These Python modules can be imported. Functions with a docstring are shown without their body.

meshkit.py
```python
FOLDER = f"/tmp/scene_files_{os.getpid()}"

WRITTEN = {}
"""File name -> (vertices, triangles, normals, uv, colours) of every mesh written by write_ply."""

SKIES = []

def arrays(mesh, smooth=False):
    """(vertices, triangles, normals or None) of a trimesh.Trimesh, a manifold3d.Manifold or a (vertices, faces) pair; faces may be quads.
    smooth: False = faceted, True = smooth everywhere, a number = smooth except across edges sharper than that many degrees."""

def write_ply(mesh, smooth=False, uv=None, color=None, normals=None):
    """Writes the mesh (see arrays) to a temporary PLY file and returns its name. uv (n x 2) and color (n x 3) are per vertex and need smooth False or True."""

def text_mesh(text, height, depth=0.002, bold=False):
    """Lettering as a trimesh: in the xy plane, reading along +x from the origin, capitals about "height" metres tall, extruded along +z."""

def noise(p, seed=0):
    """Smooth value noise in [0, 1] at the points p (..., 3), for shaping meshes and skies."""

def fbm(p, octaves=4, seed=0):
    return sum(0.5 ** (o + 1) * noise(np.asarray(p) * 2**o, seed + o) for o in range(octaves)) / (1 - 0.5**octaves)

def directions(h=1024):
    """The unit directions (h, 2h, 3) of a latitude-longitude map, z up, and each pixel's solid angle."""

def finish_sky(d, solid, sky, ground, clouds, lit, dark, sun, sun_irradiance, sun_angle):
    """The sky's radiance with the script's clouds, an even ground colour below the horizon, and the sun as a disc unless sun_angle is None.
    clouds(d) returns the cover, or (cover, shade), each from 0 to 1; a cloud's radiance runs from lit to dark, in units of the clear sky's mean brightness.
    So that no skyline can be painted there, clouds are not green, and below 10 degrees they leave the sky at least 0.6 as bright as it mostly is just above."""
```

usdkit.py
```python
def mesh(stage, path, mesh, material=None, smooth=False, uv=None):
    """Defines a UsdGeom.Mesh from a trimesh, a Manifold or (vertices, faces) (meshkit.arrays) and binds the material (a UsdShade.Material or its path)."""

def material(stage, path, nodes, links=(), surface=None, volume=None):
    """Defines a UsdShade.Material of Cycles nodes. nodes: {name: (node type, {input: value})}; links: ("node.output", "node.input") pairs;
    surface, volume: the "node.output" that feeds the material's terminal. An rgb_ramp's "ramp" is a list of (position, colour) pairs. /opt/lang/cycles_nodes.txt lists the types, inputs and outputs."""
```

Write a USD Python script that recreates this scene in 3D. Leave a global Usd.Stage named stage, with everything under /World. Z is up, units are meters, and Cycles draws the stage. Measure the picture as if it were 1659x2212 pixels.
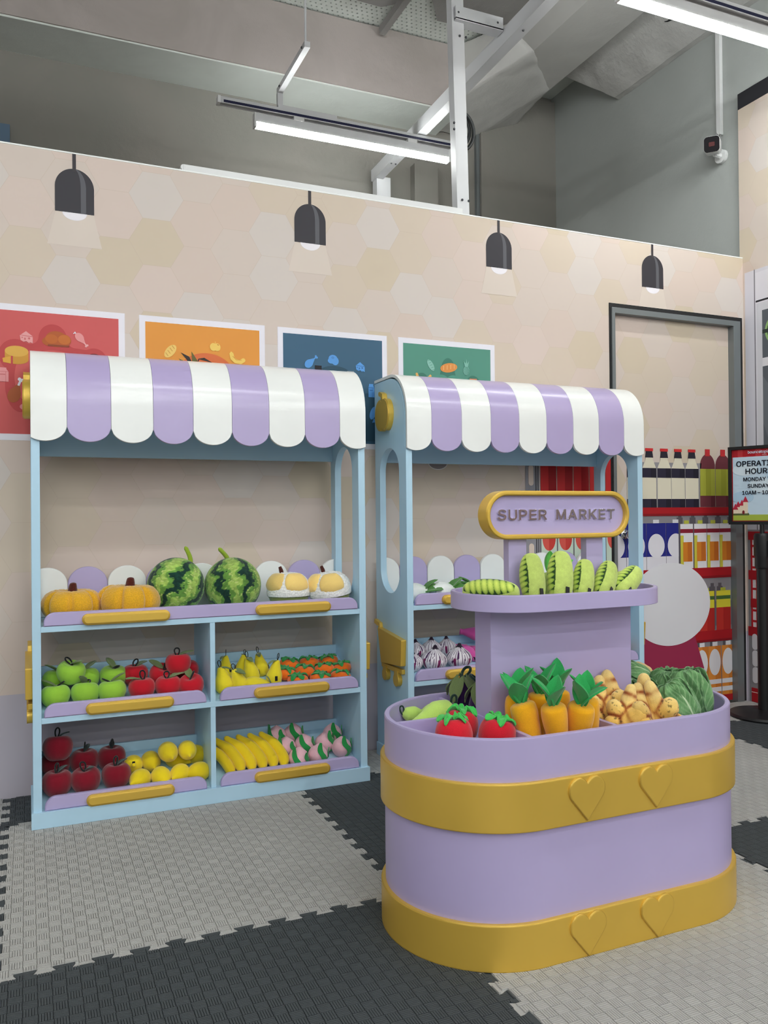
import math, random
import numpy as np, trimesh, usdkit, meshkit
from pxr import Usd, UsdGeom, UsdLux, UsdShade, Sdf, Gf, Vt
from shapely.geometry import Polygon, Point, LineString, box as sbox, MultiPolygon
from shapely.ops import unary_union
from shapely import affinity
from shapely.prepared import prep
import manifold3d as m3

random.seed(7); RNG = np.random.default_rng(7)
stage = Usd.Stage.CreateInMemory()
UsdGeom.SetStageUpAxis(stage, UsdGeom.Tokens.z); UsdGeom.SetStageMetersPerUnit(stage, 1.0)
UsdGeom.Xform.Define(stage, '/World'); UsdGeom.Scope.Define(stage, '/World/Looks')

# ------------------------------------------------------------------ camera, ambient light, exposure
YAW, PITCH, ROLL, FPX, CAMH = math.radians(23.4696), math.radians(.31365), math.radians(-.54387), 1775., 1.02
def camera():
    cy, sy, cp, sp = math.cos(YAW), math.sin(YAW), math.cos(PITCH), math.sin(PITCH)
    f = np.array([sy*cp, cy*cp, sp]); r = np.array([cy, -sy, 0.]); u = np.cross(r, f)
    r2 = r*math.cos(ROLL)+u*math.sin(ROLL); u2 = -r*math.sin(ROLL)+u*math.cos(ROLL)
    cam = UsdGeom.Camera.Define(stage, '/World/camera')
    m = Gf.Matrix4d(*r2, 0, *u2, 0, *(-f), 0, 0, 0, CAMH, 1)
    cam.AddTransformOp().Set(m)
    cam.CreateHorizontalApertureAttr(36.); cam.CreateVerticalApertureAttr(48.)
    cam.CreateFocalLengthAttr(36.*FPX/1659); cam.CreateClippingRangeAttr(Gf.Vec2f(.05, 100))
    cam.CreateExposureAttr(EXPOSURE)
EXPOSURE = 0.66
AMBIENT = .10          # the rest of the lit store, seen through the open left and front of the room
LAMP = 39.             # radiance of the LED battens
camera()
dome = UsdLux.DomeLight.Define(stage, '/World/store_ambient')
dome.CreateIntensityAttr(AMBIENT); dome.CreateColorAttr(Gf.Vec3f(1., .985, .97))

# ------------------------------------------------------------------ materials
def lin(c):
    c = np.asarray(c, float)/255.
    return np.where(c <= .04045, c/12.92, ((c+.055)/1.055)**2.4)
LOOKS = {}
def _mat(name, nodes, links, surface):
    LOOKS[name] = usdkit.material(stage, '/World/Looks/'+name, nodes, links, surface=surface)
    return LOOKS[name]
def paint(name, rgb, rough=.4, bevel=.0025, var=.04, metallic=0., spec=.5, bump=.02, scale=60., coat=0.):
    c = lin(rgb)
    n = {'tc': ('texture_coordinate', {}), 'no': ('noise_texture', {'scale': 3., 'detail': 4.}),
         'rr': ('rgb_ramp', {'ramp': [(.3, c*(1-var)), (.7, np.minimum(c*(1+var), 1))]}),
         'nf': ('noise_texture', {'scale': scale, 'detail': 3.}), 'bp': ('bump', {'strength': bump, 'distance': .002}),
         'p': ('principled_bsdf', {'roughness': rough, 'metallic': metallic, 'specular_ior_level': spec, 'coat_weight': coat, 'coat_roughness': .15})}
    l = [('tc.object', 'no.vector'), ('no.fac', 'rr.fac'), ('rr.color', 'p.base_color'), ('tc.object', 'nf.vector'), ('nf.fac', 'bp.height'), ('bp.normal', 'p.normal')]
    if bevel:
        n['bv'] = ('bevel', {'radius': bevel, 'samples': 4}); l.append(('bv.bevel', 'bp.normal'))
    return _mat(name, n, l, 'p.BSDF')
def cloth(name, rgb=None, rough=.85, fuzz=.35, bump=.35, scale=700., var=.10):
    """woven or fleecy fabric; without rgb the print comes from the mesh's own colours"""
    n = {'tc': ('texture_coordinate', {}), 'no': ('noise_texture', {'scale': scale, 'detail': 2.}),
         'bp': ('bump', {'strength': bump, 'distance': .0015}), 'hv': ('hsv', {}), 'oi': ('object_info', {}), 'mo': ('map_range', {'from_min': 0., 'from_max': 1., 'to_min': .88, 'to_max': 1.08}), 'mm': ('math', {'math_type': 'multiply'}), 'mr': ('map_range', {'from_min': .3, 'from_max': .7, 'to_min': 1-var, 'to_max': 1+var}),
         'p': ('principled_bsdf', {'roughness': rough, 'sheen_weight': fuzz, 'sheen_roughness': .5, 'specular_ior_level': .2})}
    l = [('tc.object', 'no.vector'), ('no.fac', 'bp.height'), ('bp.normal', 'p.normal'), ('no.fac', 'mr.value'), ('oi.random', 'mo.value'), ('mo.result', 'mm.value1'), ('mr.result', 'mm.value2'), ('mm.value', 'hv.value'), ('hv.color', 'p.base_color')]
    if rgb is None:
        n['at'] = ('attribute', {'attribute': 'col'}); l.append(('at.color', 'hv.color'))
    else:
        n['hv'][1]['color'] = lin(rgb)
    return _mat(name, n, l, 'p.BSDF')
def printed(name, rough=.55):
    n = {'at': ('attribute', {'attribute': 'col'}), 'p': ('principled_bsdf', {'roughness': rough, 'specular_ior_level': .3})}
    return _mat(name, n, [('at.color', 'p.base_color')], 'p.BSDF')
def plaster(name, rgb, rgb2, scale=1.6, bump=.25):
    a, b = lin(rgb), lin(rgb2)
    n = {'g': ('geometry', {}), 'no': ('noise_texture', {'scale': scale, 'detail': 6., 'roughness': .6, 'distortion': .6}),
         'rr': ('rgb_ramp', {'ramp': [(.38, a), (.62, b)]}), 'nf': ('noise_texture', {'scale': 14., 'detail': 6., 'roughness': .65}),
         'bp': ('bump', {'strength': bump, 'distance': .01}), 'p': ('principled_bsdf', {'roughness': .85, 'specular_ior_level': .15})}
    l = [('g.position', 'no.vector'), ('no.fac', 'rr.fac'), ('rr.color', 'p.base_color'), ('g.position', 'nf.vector'), ('nf.fac', 'bp.height'), ('bp.normal', 'p.normal')]
    return _mat(name, n, l, 'p.BSDF')
def hexpaper(name, side=False, skirting=.376):
    """printed wallpaper of pale hexagons with hairlines; below the skirting line the print is lilac grey"""
    s, H = .106, .106*math.sqrt(3)
    st = (3*s, 1000., H); half = (1.5*s, 500., H/2)
    n = {'g': ('geometry', {}), 'sx': ('separate_xyz', {}), 'cx': ('combine_xyz', {}),
         'a1': ('vector_math', {'math_type': 'add', 'vector2': half}), 'a2': ('vector_math', {'math_type': 'snap', 'vector2': st}), 'a3': ('vector_math', {'math_type': 'subtract'}),
         'b0': ('vector_math', {'math_type': 'add', 'vector2': (-1.5*s, 0., -H/2)}), 'b1': ('vector_math', {'math_type': 'add', 'vector2': half}),
         'b2': ('vector_math', {'math_type': 'snap', 'vector2': st}), 'b3': ('vector_math', {'math_type': 'subtract'}),
         'la': ('vector_math', {'math_type': 'length'}), 'lb': ('vector_math', {'math_type': 'length'}), 'cmp': ('math', {'math_type': 'less_than'}),
         'b4': ('vector_math', {'math_type': 'add', 'vector2': (37.3, 0., 11.7)}),
         'id': ('mix_vector', {}), 'loc': ('mix_vector', {}), 'wn': ('white_noise_texture', {'dimensions': '3D'}),
         'rr': ('rgb_ramp', {'ramp': [(0., lin((212, 198, 188))), (.25, lin((213, 196, 185))), (.45, lin((211, 196, 179))), (.62, lin((212, 202, 195))), (.8, lin((215, 198, 188))), (.92, lin((209, 194, 173)))], 'interpolate': False}),
         'sl': ('separate_xyz', {}), 'ax': ('math', {'math_type': 'absolute'}), 'az': ('math', {'math_type': 'absolute'}),
         'm1': ('math', {'math_type': 'multiply', 'value2': .8660254}), 'm2': ('math', {'math_type': 'multiply_add', 'value2': .5}), 'mx': ('math', {'math_type': 'maximum'}),
         'ln': ('math', {'math_type': 'greater_than', 'value2': H/2-.0012}), 'mixl': ('mix_color', {'b': lin((200, 182, 166))}), 'lf': ('math', {'math_type': 'multiply', 'value2': .42}),
         'sk': ('math', {'math_type': 'less_than', 'value2': skirting}), 'mixs': ('mix_color', {'b': lin((190, 183, 193))}),
         'nf': ('noise_texture', {'scale': 9., 'detail': 4.}), 'bp': ('bump', {'strength': .12, 'distance': .004}),
         'p': ('principled_bsdf', {'roughness': .62, 'specular_ior_level': .25})}
    l = [('g.position', 'sx.vector'), ('sx.'+('y' if side else 'x'), 'cx.x'), ('sx.z', 'cx.z'),
         ('cx.vector', 'a1.vector1'), ('a1.vector', 'a2.vector1'), ('cx.vector', 'a3.vector1'), ('a2.vector', 'a3.vector2'),
         ('cx.vector', 'b0.vector1'), ('b0.vector', 'b1.vector1'), ('b1.vector', 'b2.vector1'), ('b0.vector', 'b3.vector1'), ('b2.vector', 'b3.vector2'),
         ('a3.vector', 'la.vector1'), ('b3.vector', 'lb.vector1'), ('la.value', 'cmp.value1'), ('lb.value', 'cmp.value2'),
         ('b2.vector', 'b4.vector1'), ('cmp.value', 'id.fac'), ('b4.vector', 'id.a'), ('a2.vector', 'id.b'),
         ('cmp.value', 'loc.fac'), ('b3.vector', 'loc.a'), ('a3.vector', 'loc.b'), ('id.result', 'wn.vector'), ('wn.value', 'rr.fac'),
         ('loc.result', 'sl.vector'), ('sl.x', 'ax.value1'), ('sl.z', 'az.value1'), ('ax.value', 'm1.value1'), ('az.value', 'm2.value1'), ('m1.value', 'm2.value3'),
         ('az.value', 'mx.value1'), ('m2.value', 'mx.value2'), ('mx.value', 'ln.value1'), ('ln.value', 'lf.value1'), ('lf.value', 'mixl.fac'), ('rr.color', 'mixl.a'),
         ('sx.z', 'sk.value1'), ('sk.value', 'mixs.fac'), ('mixl.result', 'mixs.a'), ('mixs.result', 'p.base_color'),
         ('g.position', 'nf.vector'), ('nf.fac', 'bp.height'), ('bp.normal', 'p.normal')]
    return _mat(name, n, l, 'p.BSDF')

hexpaper('hexagon_print'); hexpaper('hexagon_print_side', True)
paint('blue_paint', (184, 219, 240), .34); paint('lilac_paint', (185, 173, 215), .34); paint('white_paint', (240, 242, 240), .3)
paint('lilac_satin', (183, 169, 212), .3, coat=.35); paint('white_satin', (243, 245, 243), .27, coat=.35)
paint('gold_paint', (228, 188, 80), .36, bevel=.004, metallic=.4, spec=.6, bump=.03, scale=400.)
paint('grey_metal', (128, 134, 136), .4, metallic=.4); paint('white_metal', (205, 206, 208), .35, bevel=.001); paint('black_plastic', (20, 20, 22), .42)
paint('dark_seal', (22, 23, 25), .6, bevel=0); paint('white_plastic', (225, 226, 226), .4); paint('navy_plastic', (14, 18, 60), .4, bevel=0)
paint('chrome', (225, 225, 228), .12, metallic=1., bump=0, bevel=.0006); paint('screw_metal', (90, 92, 96), .35, metallic=.8, bevel=0)
paint('red_board', (190, 30, 40), .4, bevel=0); paint('dark_trim', (32, 32, 38), .6, bevel=0); paint('blue_board', (98, 122, 146), .7, bevel=0); paint('cable_rubber', (30, 34, 34), .5, bevel=0); paint('grey_cable', (150, 150, 150), .5, bevel=0)
paint('foam_light', (177, 176, 173), .75, bevel=0, spec=.25, scale=220., bump=.15); paint('foam_dark', (72, 77, 80), .7, bevel=0, spec=.25, scale=220., bump=.15)
paint('concrete_floor', (120, 118, 114), .8, bevel=0)
plaster('rear_plaster', (138, 136, 130), (143, 139, 133)); plaster('right_plaster', (176, 180, 177), (172, 176, 173), 1.2)
plaster('beam_plaster', (178, 169, 165), (168, 160, 155), 1.9); plaster('soffit_plaster', (222, 228, 223), (214, 219, 214), 1.5); plaster('slab_concrete', (160, 158, 156), (146, 144, 142), 2.2, .5)
plaster('haunch_plaster', (190, 189, 186), (176, 175, 172), 3., .8); plaster('beam_white', (200, 199, 195), (192, 191, 188), 1.5)
printed('print_ink'); printed('sign_print', .3)
paint('lens_red', (84, 34, 34), .2, bevel=0)
_mat('lens_glass', {'p': ('principled_bsdf', {'base_color': lin((12, 10, 14)), 'roughness': .08})}, [], 'p.BSDF')
_mat('lamp_diffuser', {'e': ('emission', {'color': (.965, 1., .985), 'strength': LAMP})}, [], 'e.emission')
cloth('printed_plush', None, fuzz=.25, bump=.25)
for nm, c in dict(apple_green=(150, 200, 62), apple_red=(188, 16, 36), crimson_knit=(126, 8, 32), leaf_olive=(112, 130, 82), leaf_green=(38, 150, 72), leaf_bright=(66, 190, 84), cord_green=(26, 52, 44), cord_black=(20, 24, 26),
                  tomato_red=(206, 22, 42), carrot_orange=(253, 180, 22), persimmon_orange=(238, 112, 26), lemon_yellow=(240, 212, 26), banana_yellow=(242, 208, 28), pear_yellow=(238, 218, 44), peach_pink=(238, 188, 198),
                  eggplant_purple=(58, 24, 84), gourd_green=(192, 228, 110), plush_pink=(206, 84, 160), stem_brown=(74, 30, 22), lime_plush=(112, 222, 98), tag_black=(18, 18, 20), slate_felt=(52, 68, 66), melon_stem=(150, 176, 50), husk_green=(140, 152, 84)).items():
    cloth(nm, c)
cloth('terry_yellow', (224, 168, 32), fuzz=.6, bump=1., scale=260., var=.13); cloth('terry_brown', (84, 30, 20), fuzz=.4, bump=1., scale=260., var=.3)
cloth('fur_white', (240, 240, 236), fuzz=.5, bump=1., scale=160., var=.12); cloth('pulp_plush', (249, 214, 128), fuzz=.5, bump=.1)

# ------------------------------------------------------------------ scene helpers
USED = {}; ORG = {}
def numbered(name, parent='/World'):
    k = (parent, name); i = USED.get(k, 0); USED[k] = i+1
    return name if i == 0 else '%s_%03d' % (name, i)
def tag(p, label=None, cat=None, group=None, kind=None):
    for k, v in (('label', label), ('category', cat), ('group', group), ('kind', kind)):
        if v: p.SetCustomDataByKey(k, v)
def thing(name, label, cat, loc=(0, 0, 0), rot=(0, 0, 0), scale=(1, 1, 1), group=None, kind=None):
    path = '/World/'+numbered(name)
    x = UsdGeom.Xform.Define(stage, path); x.AddTranslateOp().Set(Gf.Vec3d(*map(float, loc)))
    if any(rot): x.AddRotateXYZOp().Set(Gf.Vec3f(*map(float, rot)))
    if tuple(scale) != (1, 1, 1): x.AddScaleOp().Set(Gf.Vec3f(*map(float, scale)))
    tag(x.GetPrim(), label, cat, group, kind); ORG[path] = np.zeros(3)
    return path
def base(path, loc):
    """a thing whose parts are given in world coordinates; its own origin lies at loc"""
    ORG[path] = np.array(loc, float)
    return path
def arr(m):
    if hasattr(m, 'to_mesh'):
        q = m.to_mesh(); return np.array(q.vert_properties[:, :3]), np.array(q.tri_verts)
    if isinstance(m, (tuple, list)):
        v, f = np.asarray(m[0], float), np.asarray(m[1], int)
        if f.shape[1] == 4: f = np.vstack([f[:, [0, 1, 2]], f[:, [0, 2, 3]]])
        return v, f
    return np.array(m.vertices), np.array(m.faces)
def obj(parent, name, m, mat, smooth=30, col=None, label=None, cat=None, group=None, kind=None):
    parent = parent or '/World'
    path = parent+'/'+numbered(name, parent)
    o = np.zeros(3); q = parent
    while q != '/World':
        o = o+ORG.get(q, 0); q = q.rsplit('/', 1)[0]
    v, f = arr(m); v = v-o
    p = usdkit.mesh(stage, path, (v, f), LOOKS[mat], smooth=(True if smooth is True else smooth) if col is None else (True if smooth else False))
    if col is not None:
        UsdGeom.PrimvarsAPI(p).CreatePrimvar('col', Sdf.ValueTypeNames.Color3fArray, 'vertex').Set(Vt.Vec3fArray.FromNumpy(np.asarray(col, np.float32)))
    tag(p.GetPrim(), label, cat, group, kind); ORG[path] = np.zeros(3)
    return path
def copy(src, label, loc, rot=(0, 0, 0), scale=(1, 1, 1), group=None):
    s = stage.GetPrimAtPath(src); was = s.GetCustomData()
    nm = src.rsplit('/', 1)[1]
    if nm[-4:-3] == '_' and nm[-3:].isdigit(): nm = nm[:-4]
    p = thing(nm, label, was['category'], loc, rot, scale, group or was.get('group'))
    pr = stage.GetPrimAtPath(p); pr.GetReferences().AddInternalReference(src); pr.SetInstanceable(True)
    return p
def cat_(ms): return trimesh.util.concatenate([trimesh.Trimesh(*arr(m), process=False) for m in ms])
def bx(x0, x1, y0, y1, z0, z1):
    m = trimesh.creation.box((x1-x0, y1-y0, z1-z0)); m.apply_translation(((x0+x1)/2, (y0+y1)/2, (z0+z1)/2)); return m
def polys(g): return [q for q in getattr(g, 'geoms', [g]) if q.area > 1e-9]
def extr(g, h): return cat_([trimesh.creation.extrude_polygon(q, h, engine='earcut') for q in polys(g)])
def ext_z(g, z0, z1):
    m = extr(g, z1-z0); m.apply_translation((0, 0, z0)); return m
def ext_x(g, x0, x1):                       # polygon in (y, z), extruded along x
    m = extr(g, x1-x0); v = m.vertices.copy(); m.vertices = np.c_[v[:, 2]+x0, v[:, 0], v[:, 1]]; return m
def ext_y(g, y0, y1):                       # polygon in (x, z), extruded along y
    m = extr(g, y1-y0); v = m.vertices.copy(); m.vertices = np.c_[v[:, 0], y1-v[:, 2], v[:, 1]]; return m
def tube(pts, r, n=8, closed=False):
    P = np.asarray(pts, float); k = len(P); R = np.broadcast_to(np.asarray(r, float), k)
    T = np.gradient(P, axis=0) if not closed else np.roll(P, -1, 0)-np.roll(P, 1, 0)
    T /= np.linalg.norm(T, axis=1, keepdims=True)
    a = np.cross(T[0], (0, 0, 1.)); a = a if np.linalg.norm(a) > .1 else np.cross(T[0], (1., 0, 0)); a /= np.linalg.norm(a)
    V = []
    for i in range(k):
        a = a-T[i]*(a@T[i]); a /= np.linalg.norm(a); b = np.cross(T[i], a)
        t = np.arange(n)*2*math.pi/n
        V.append(P[i]+R[i]*(np.cos(t)[:, None]*a+np.sin(t)[:, None]*b))
    V = np.vstack(V); F = []
    for i in range(k if closed else k-1):
        j = (i+1) % k
        for q in range(n):
            w = (q+1) % n; F += [[i*n+q, i*n+w, j*n+w], [i*n+q, j*n+w, j*n+q]]
    if not closed:
        V = np.vstack([V, P[0], P[-1]]); c0, c1 = len(V)-2, len(V)-1
        for q in range(n):
            w = (q+1) % n; F += [[c0, w, q], [c1, (k-1)*n+q, (k-1)*n+w]]
    return V, np.array(F)
def smoothpath(pts, n=40):
    from scipy.interpolate import CubicSpline
    P = np.asarray(pts, float); t = np.r_[0, np.cumsum(np.linalg.norm(np.diff(P, axis=0), axis=1))]
    return CubicSpline(t, P)(np.linspace(0, t[-1], n))
def surf(nu, nv, fn):
    """closed surface of revolution-like topology: fn(phi, s) for s in [0,1] from bottom pole to top pole"""
    ph = np.arange(nu)*2*math.pi/nu; s = np.linspace(0, 1, nv+1)[1:-1]
    A, S = np.meshgrid(ph, s); V = fn(A.ravel(), S.ravel())
    b = fn(ph, np.zeros(nu)).mean(0); t = fn(ph, np.ones(nu)).mean(0)
    V = np.vstack([V, b, t]); F = []; m = nv-1
    i = np.arange(nu); j = (i+1) % nu
    for r in range(m-1):
        a, b_, c, d = r*nu+i, r*nu+j, (r+1)*nu+j, (r+1)*nu+i
        F.append(np.c_[a, b_, c]); F.append(np.c_[a, c, d])
    nb, nt = len(V)-2, len(V)-1
    F.append(np.c_[np.full(nu, nb), j, i]); F.append(np.c_[(m-1)*nu+i, (m-1)*nu+j, np.full(nu, nt)])
    return V, np.vstack(F)
def rotm(rx=0, ry=0, rz=0):
    return trimesh.transformations.euler_matrix(*map(math.radians, (rx, ry, rz)), 'sxyz')[:3, :3]
def xf(m, loc=(0, 0, 0), rot=(0, 0, 0), s=1.):
    v, f = arr(m); return (v*s)@rotm(*rot).T+np.array(loc), f
def sheet(nu, nv, fn, th):
    """thin felt sheet: fn(u, v) -> points for u, v in [0,1]; closed with thickness th along its own normals"""
    u, v = np.meshgrid(np.linspace(0, 1, nu), np.linspace(0, 1, nv), indexing='ij')
    P = fn(u, v); du = np.gradient(P, axis=0); dv = np.gradient(P, axis=1)
    N = np.cross(du, dv); N /= np.maximum(np.linalg.norm(N, axis=-1, keepdims=True), 1e-9)
    A, B = P+N*th/2, P-N*th/2; V = np.vstack([A.reshape(-1, 3), B.reshape(-1, 3)]); o = nu*nv; F = []
    ix = np.arange(nu*nv).reshape(nu, nv)
    a, b, c, d = ix[:-1, :-1].ravel(), ix[1:, :-1].ravel(), ix[1:, 1:].ravel(), ix[:-1, 1:].ravel()
    F += [np.c_[a, b, c], np.c_[a, c, d], o+np.c_[a, c, b], o+np.c_[a, d, c]]
    e = np.r_[ix[:, 0], ix[-1, 1:], ix[-2::-1, -1], ix[0, -2:0:-1]]; e2 = np.roll(e, -1)
    F += [np.c_[e, o+e, o+e2], np.c_[e, o+e2, e2]]
    return V, np.vstack(F)
def leafmesh(L, W, bend=.3, fold=.25, th=.003, lift=0.):
    def fn(u, v):
        w = W/2*np.sin(np.pi*np.clip(u*.94+.06, 0, 1))**.75; t = 2*v-1
        return np.stack([u*L, t*w, lift*L*u+bend*L*u*u*-1+fold*np.abs(t)*w], -1)
    return sheet(11, 7, fn, th)
def art(parent, name, shapes, place, th=.0006, mat='print_ink', label=None, step=.00025, lift=0., **k):
    """a flat printed motif: list of (polygon, rgb) laid over one another, each layer a hair above the last"""
    V, F, C, o = [], [], [], 0
    for i, (g, rgb) in enumerate(shapes):
        if g.is_empty or g.area < 1e-9: continue
        m = extr(g, th+i*step); v, f = arr(m)
        V.append(v); F.append(f+o); C.append(np.tile(lin(rgb), (len(v), 1))); o += len(v)
    V = np.vstack(V); V[:, 2] += lift; V = place(V)
    return obj(parent, name, (V, np.vstack(F)), mat, smooth=False, col=np.vstack(C), label=label, **k)

# ------------------------------------------------------------------ the room
YW, XS = 3.331, 3.60                # front of the printed partition, face of the printed side wall
ST = dict(kind='structure')
obj(None, 'floor', bx(-8, 14, -9.1, 5.6, -.12, -.019), 'concrete_floor', False, label='bare floor under the foam mats', **ST)
DX0, DX1, DZ = 2.689, 3.586, 2.084    # door opening with its frame
wall = base(thing('wall_center', 'cream hexagon-print partition wall behind the two shelf stalls', None, **ST), (0, 0, 0))
obj(wall, 'panel', cat_([bx(-3.2, DX0, YW, YW+.075, -.02, 2.412), bx(DX0, DX1, YW, YW+.075, DZ, 2.412), bx(DX1, XS+.02, YW, YW+.075, -.02, 2.412)]), 'hexagon_print', False)
obj(wall, 'capping', bx(-3.2, XS, YW-.001, YW+.078, 2.412, 2.418), 'white_paint', False)
door = base(thing('door_1', 'flush door covered in the hexagon print with a grey steel frame', None, **ST), (0, 0, 0))
fr = Polygon([(DX0, 0), (DX0, DZ), (DX1, DZ), (DX1, 0), (DX1-.022, 0), (DX1-.022, DZ-.022), (DX0+.011, DZ-.022), (DX0+.011, 0)])
obj(door, 'seal', ext_y(fr, YW-.004, YW+.05), 'dark_seal', False)
fr2 = Polygon([(DX0+.011, 0), (DX0+.011, DZ-.022), (DX1-.022, DZ-.022), (DX1-.022, 0), (DX1-.07, 0), (DX1-.07, DZ-.05), (DX0+.03, DZ-.05), (DX0+.03, 0)])
obj(door, 'frame', ext_y(fr2, YW-.012, YW+.05), 'grey_metal', False)
obj(door, 'leaf', bx(DX0+.03, DX1-.07, YW+.028, YW+.07, .004, DZ-.05), 'hexagon_print', False)
obj(door, 'knob', cat_([trimesh.creation.cylinder(.024, .012, transform=trimesh.transformations.rotation_matrix(math.pi/2, (1, 0, 0), (0, 0, 0))).apply_translation((2.79, YW+.022, .918)),
                        trimesh.creation.cylinder(.010, .05, transform=trimesh.transformations.rotation_matrix(math.pi/2, (1, 0, 0), (0, 0, 0))).apply_translation((2.79, YW+.0, .918)),
                        trimesh.creation.icosphere(3, .029).apply_scale((1, .75, 1)).apply_translation((2.79, YW-.03, .918))]), 'chrome', True, label='round steel knob')
sw = base(thing('wall_right', 'cream side wall with a black top band and a printed fridge', None, **ST), (0, 0, 0))
obj(sw, 'panel', bx(XS, XS+.06, .2, YW+.02, -.02, 3.236), 'hexagon_print_side', False)
obj(sw, 'top_band', bx(XS-.002, XS+.06, .2, YW+.02, 3.236, 3.322), 'dark_trim', False, label='black band along the top of the side wall')
# the building behind the partition
YB, XR = 5.15, 3.64
rear = base(thing('wall_rear', 'grey plastered building wall behind the partition', None, **ST), (0, 0, 0))
obj(rear, 'plaster_face', bx(-4, XR, YB, YB+.1, -.02, 4.3), 'rear_plaster', False)
obj(rear, 'pilaster', bx(3.0, XR, YB-.05, YB, 0, 4.1), 'rear_plaster', False)
obj(rear, 'pilaster', bx(2.46, 2.64, YB-.07, YB, 0, 3.45), 'rear_plaster', False)
obj(rear, 'groove', bx(2.972, 2.998, YB-.03, YB, 0, 4.0), 'grey_metal', False)
obj(None, 'wall_rear_right', bx(XR, XR+.1, .1, YB+.1, -.02, 4.3), 'right_plaster', False, label='pale grey-green plastered wall of the upper right corner', **ST)
ceil = base(thing('ceiling', 'bare concrete slab and perforated deck', None, **ST), (0, 0, 0))
rag = [(x, 4.62-.10*meshkit.fbm(np.array([[x*3.1, 1.7, 0]]), 4, 3)[0]-(.22 if 2.05 < x < 2.35 else 0)*abs(math.sin((x-2.05)*10.4))) for x in np.linspace(-6, 6, 160)]
slab = Polygon([(-6, -8.), (6, -8.)]+[(x, y) for x, y in reversed(rag)])
obj(ceil, 'slab', ext_z(slab, 4.125, 4.3), 'slab_concrete', False, label='smooth grey slab ending in a ragged edge')
deck = sbox(-4, 4.35, XR, YB)
holes = []
for i, x in enumerate(np.arange(.9, 3.0, .034)):
    for j, y in enumerate(np.arange(4.42, 4.80, .034)):
        holes.append(Point(x+(.017 if j % 2 else 0), y).buffer(.0062, 2))
obj(ceil, 'perforated_deck', ext_z(deck.difference(unary_union(holes)), 4.15, 4.156), 'soffit_plaster', False, label='pale green perforated metal deck')
obj(ceil, 'deck_cover', bx(-4, XR, 4.3, YB, 4.18, 4.3), 'dark_trim', False)
obj(ceil, 'joist', bx(2.065, 2.105, 2.6, 4.76, 4.075, 4.126), 'slab_concrete', False)
def rough(m, amp, scale, seed, edge=.05):
    v, f = trimesh.remesh.subdivide_to_size(*arr(m), max_edge=edge); t = trimesh.Trimesh(v, f); n = t.vertex_normals
    return trimesh.Trimesh(t.vertices+n*((meshkit.fbm(t.vertices*scale, 4, seed)-.5)*amp)[:, None], t.faces)
beam = base(thing('trim_1', 'deep plastered beam running along the rear wall', None, **ST), (0, 0, 0))
obj(beam, 'beam_face', rough(bx(-4, 2.66, 4.79, 4.82, 3.715, 4.14), .008, 5., 1, .12), 'beam_plaster', False, label='pinkish plaster face of the beam')
obj(beam, 'soffit', rough(bx(-4, 2.66, 4.80, YB, 3.705, 3.72), .008, 5., 2, .12), 'soffit_plaster', False, label='greenish white underside of the beam')
b2 = base(thing('trim_2', 'white plastered beam running towards the camera under the slab', None, **ST), (0, 0, 0))
hull = lambda pts: trimesh.convex.convex_hull(np.array(pts, float))
obj(b2, 'beam_body', rough(hull([(x, y, z) for y in (.2, YB) for x, z in ((2.955, 3.955), (2.80, 4.125), (2.80, 4.2), (3.315, 4.2), (3.315, 3.945))]), .006, 4., 5, .1), 'beam_white', False)
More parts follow.
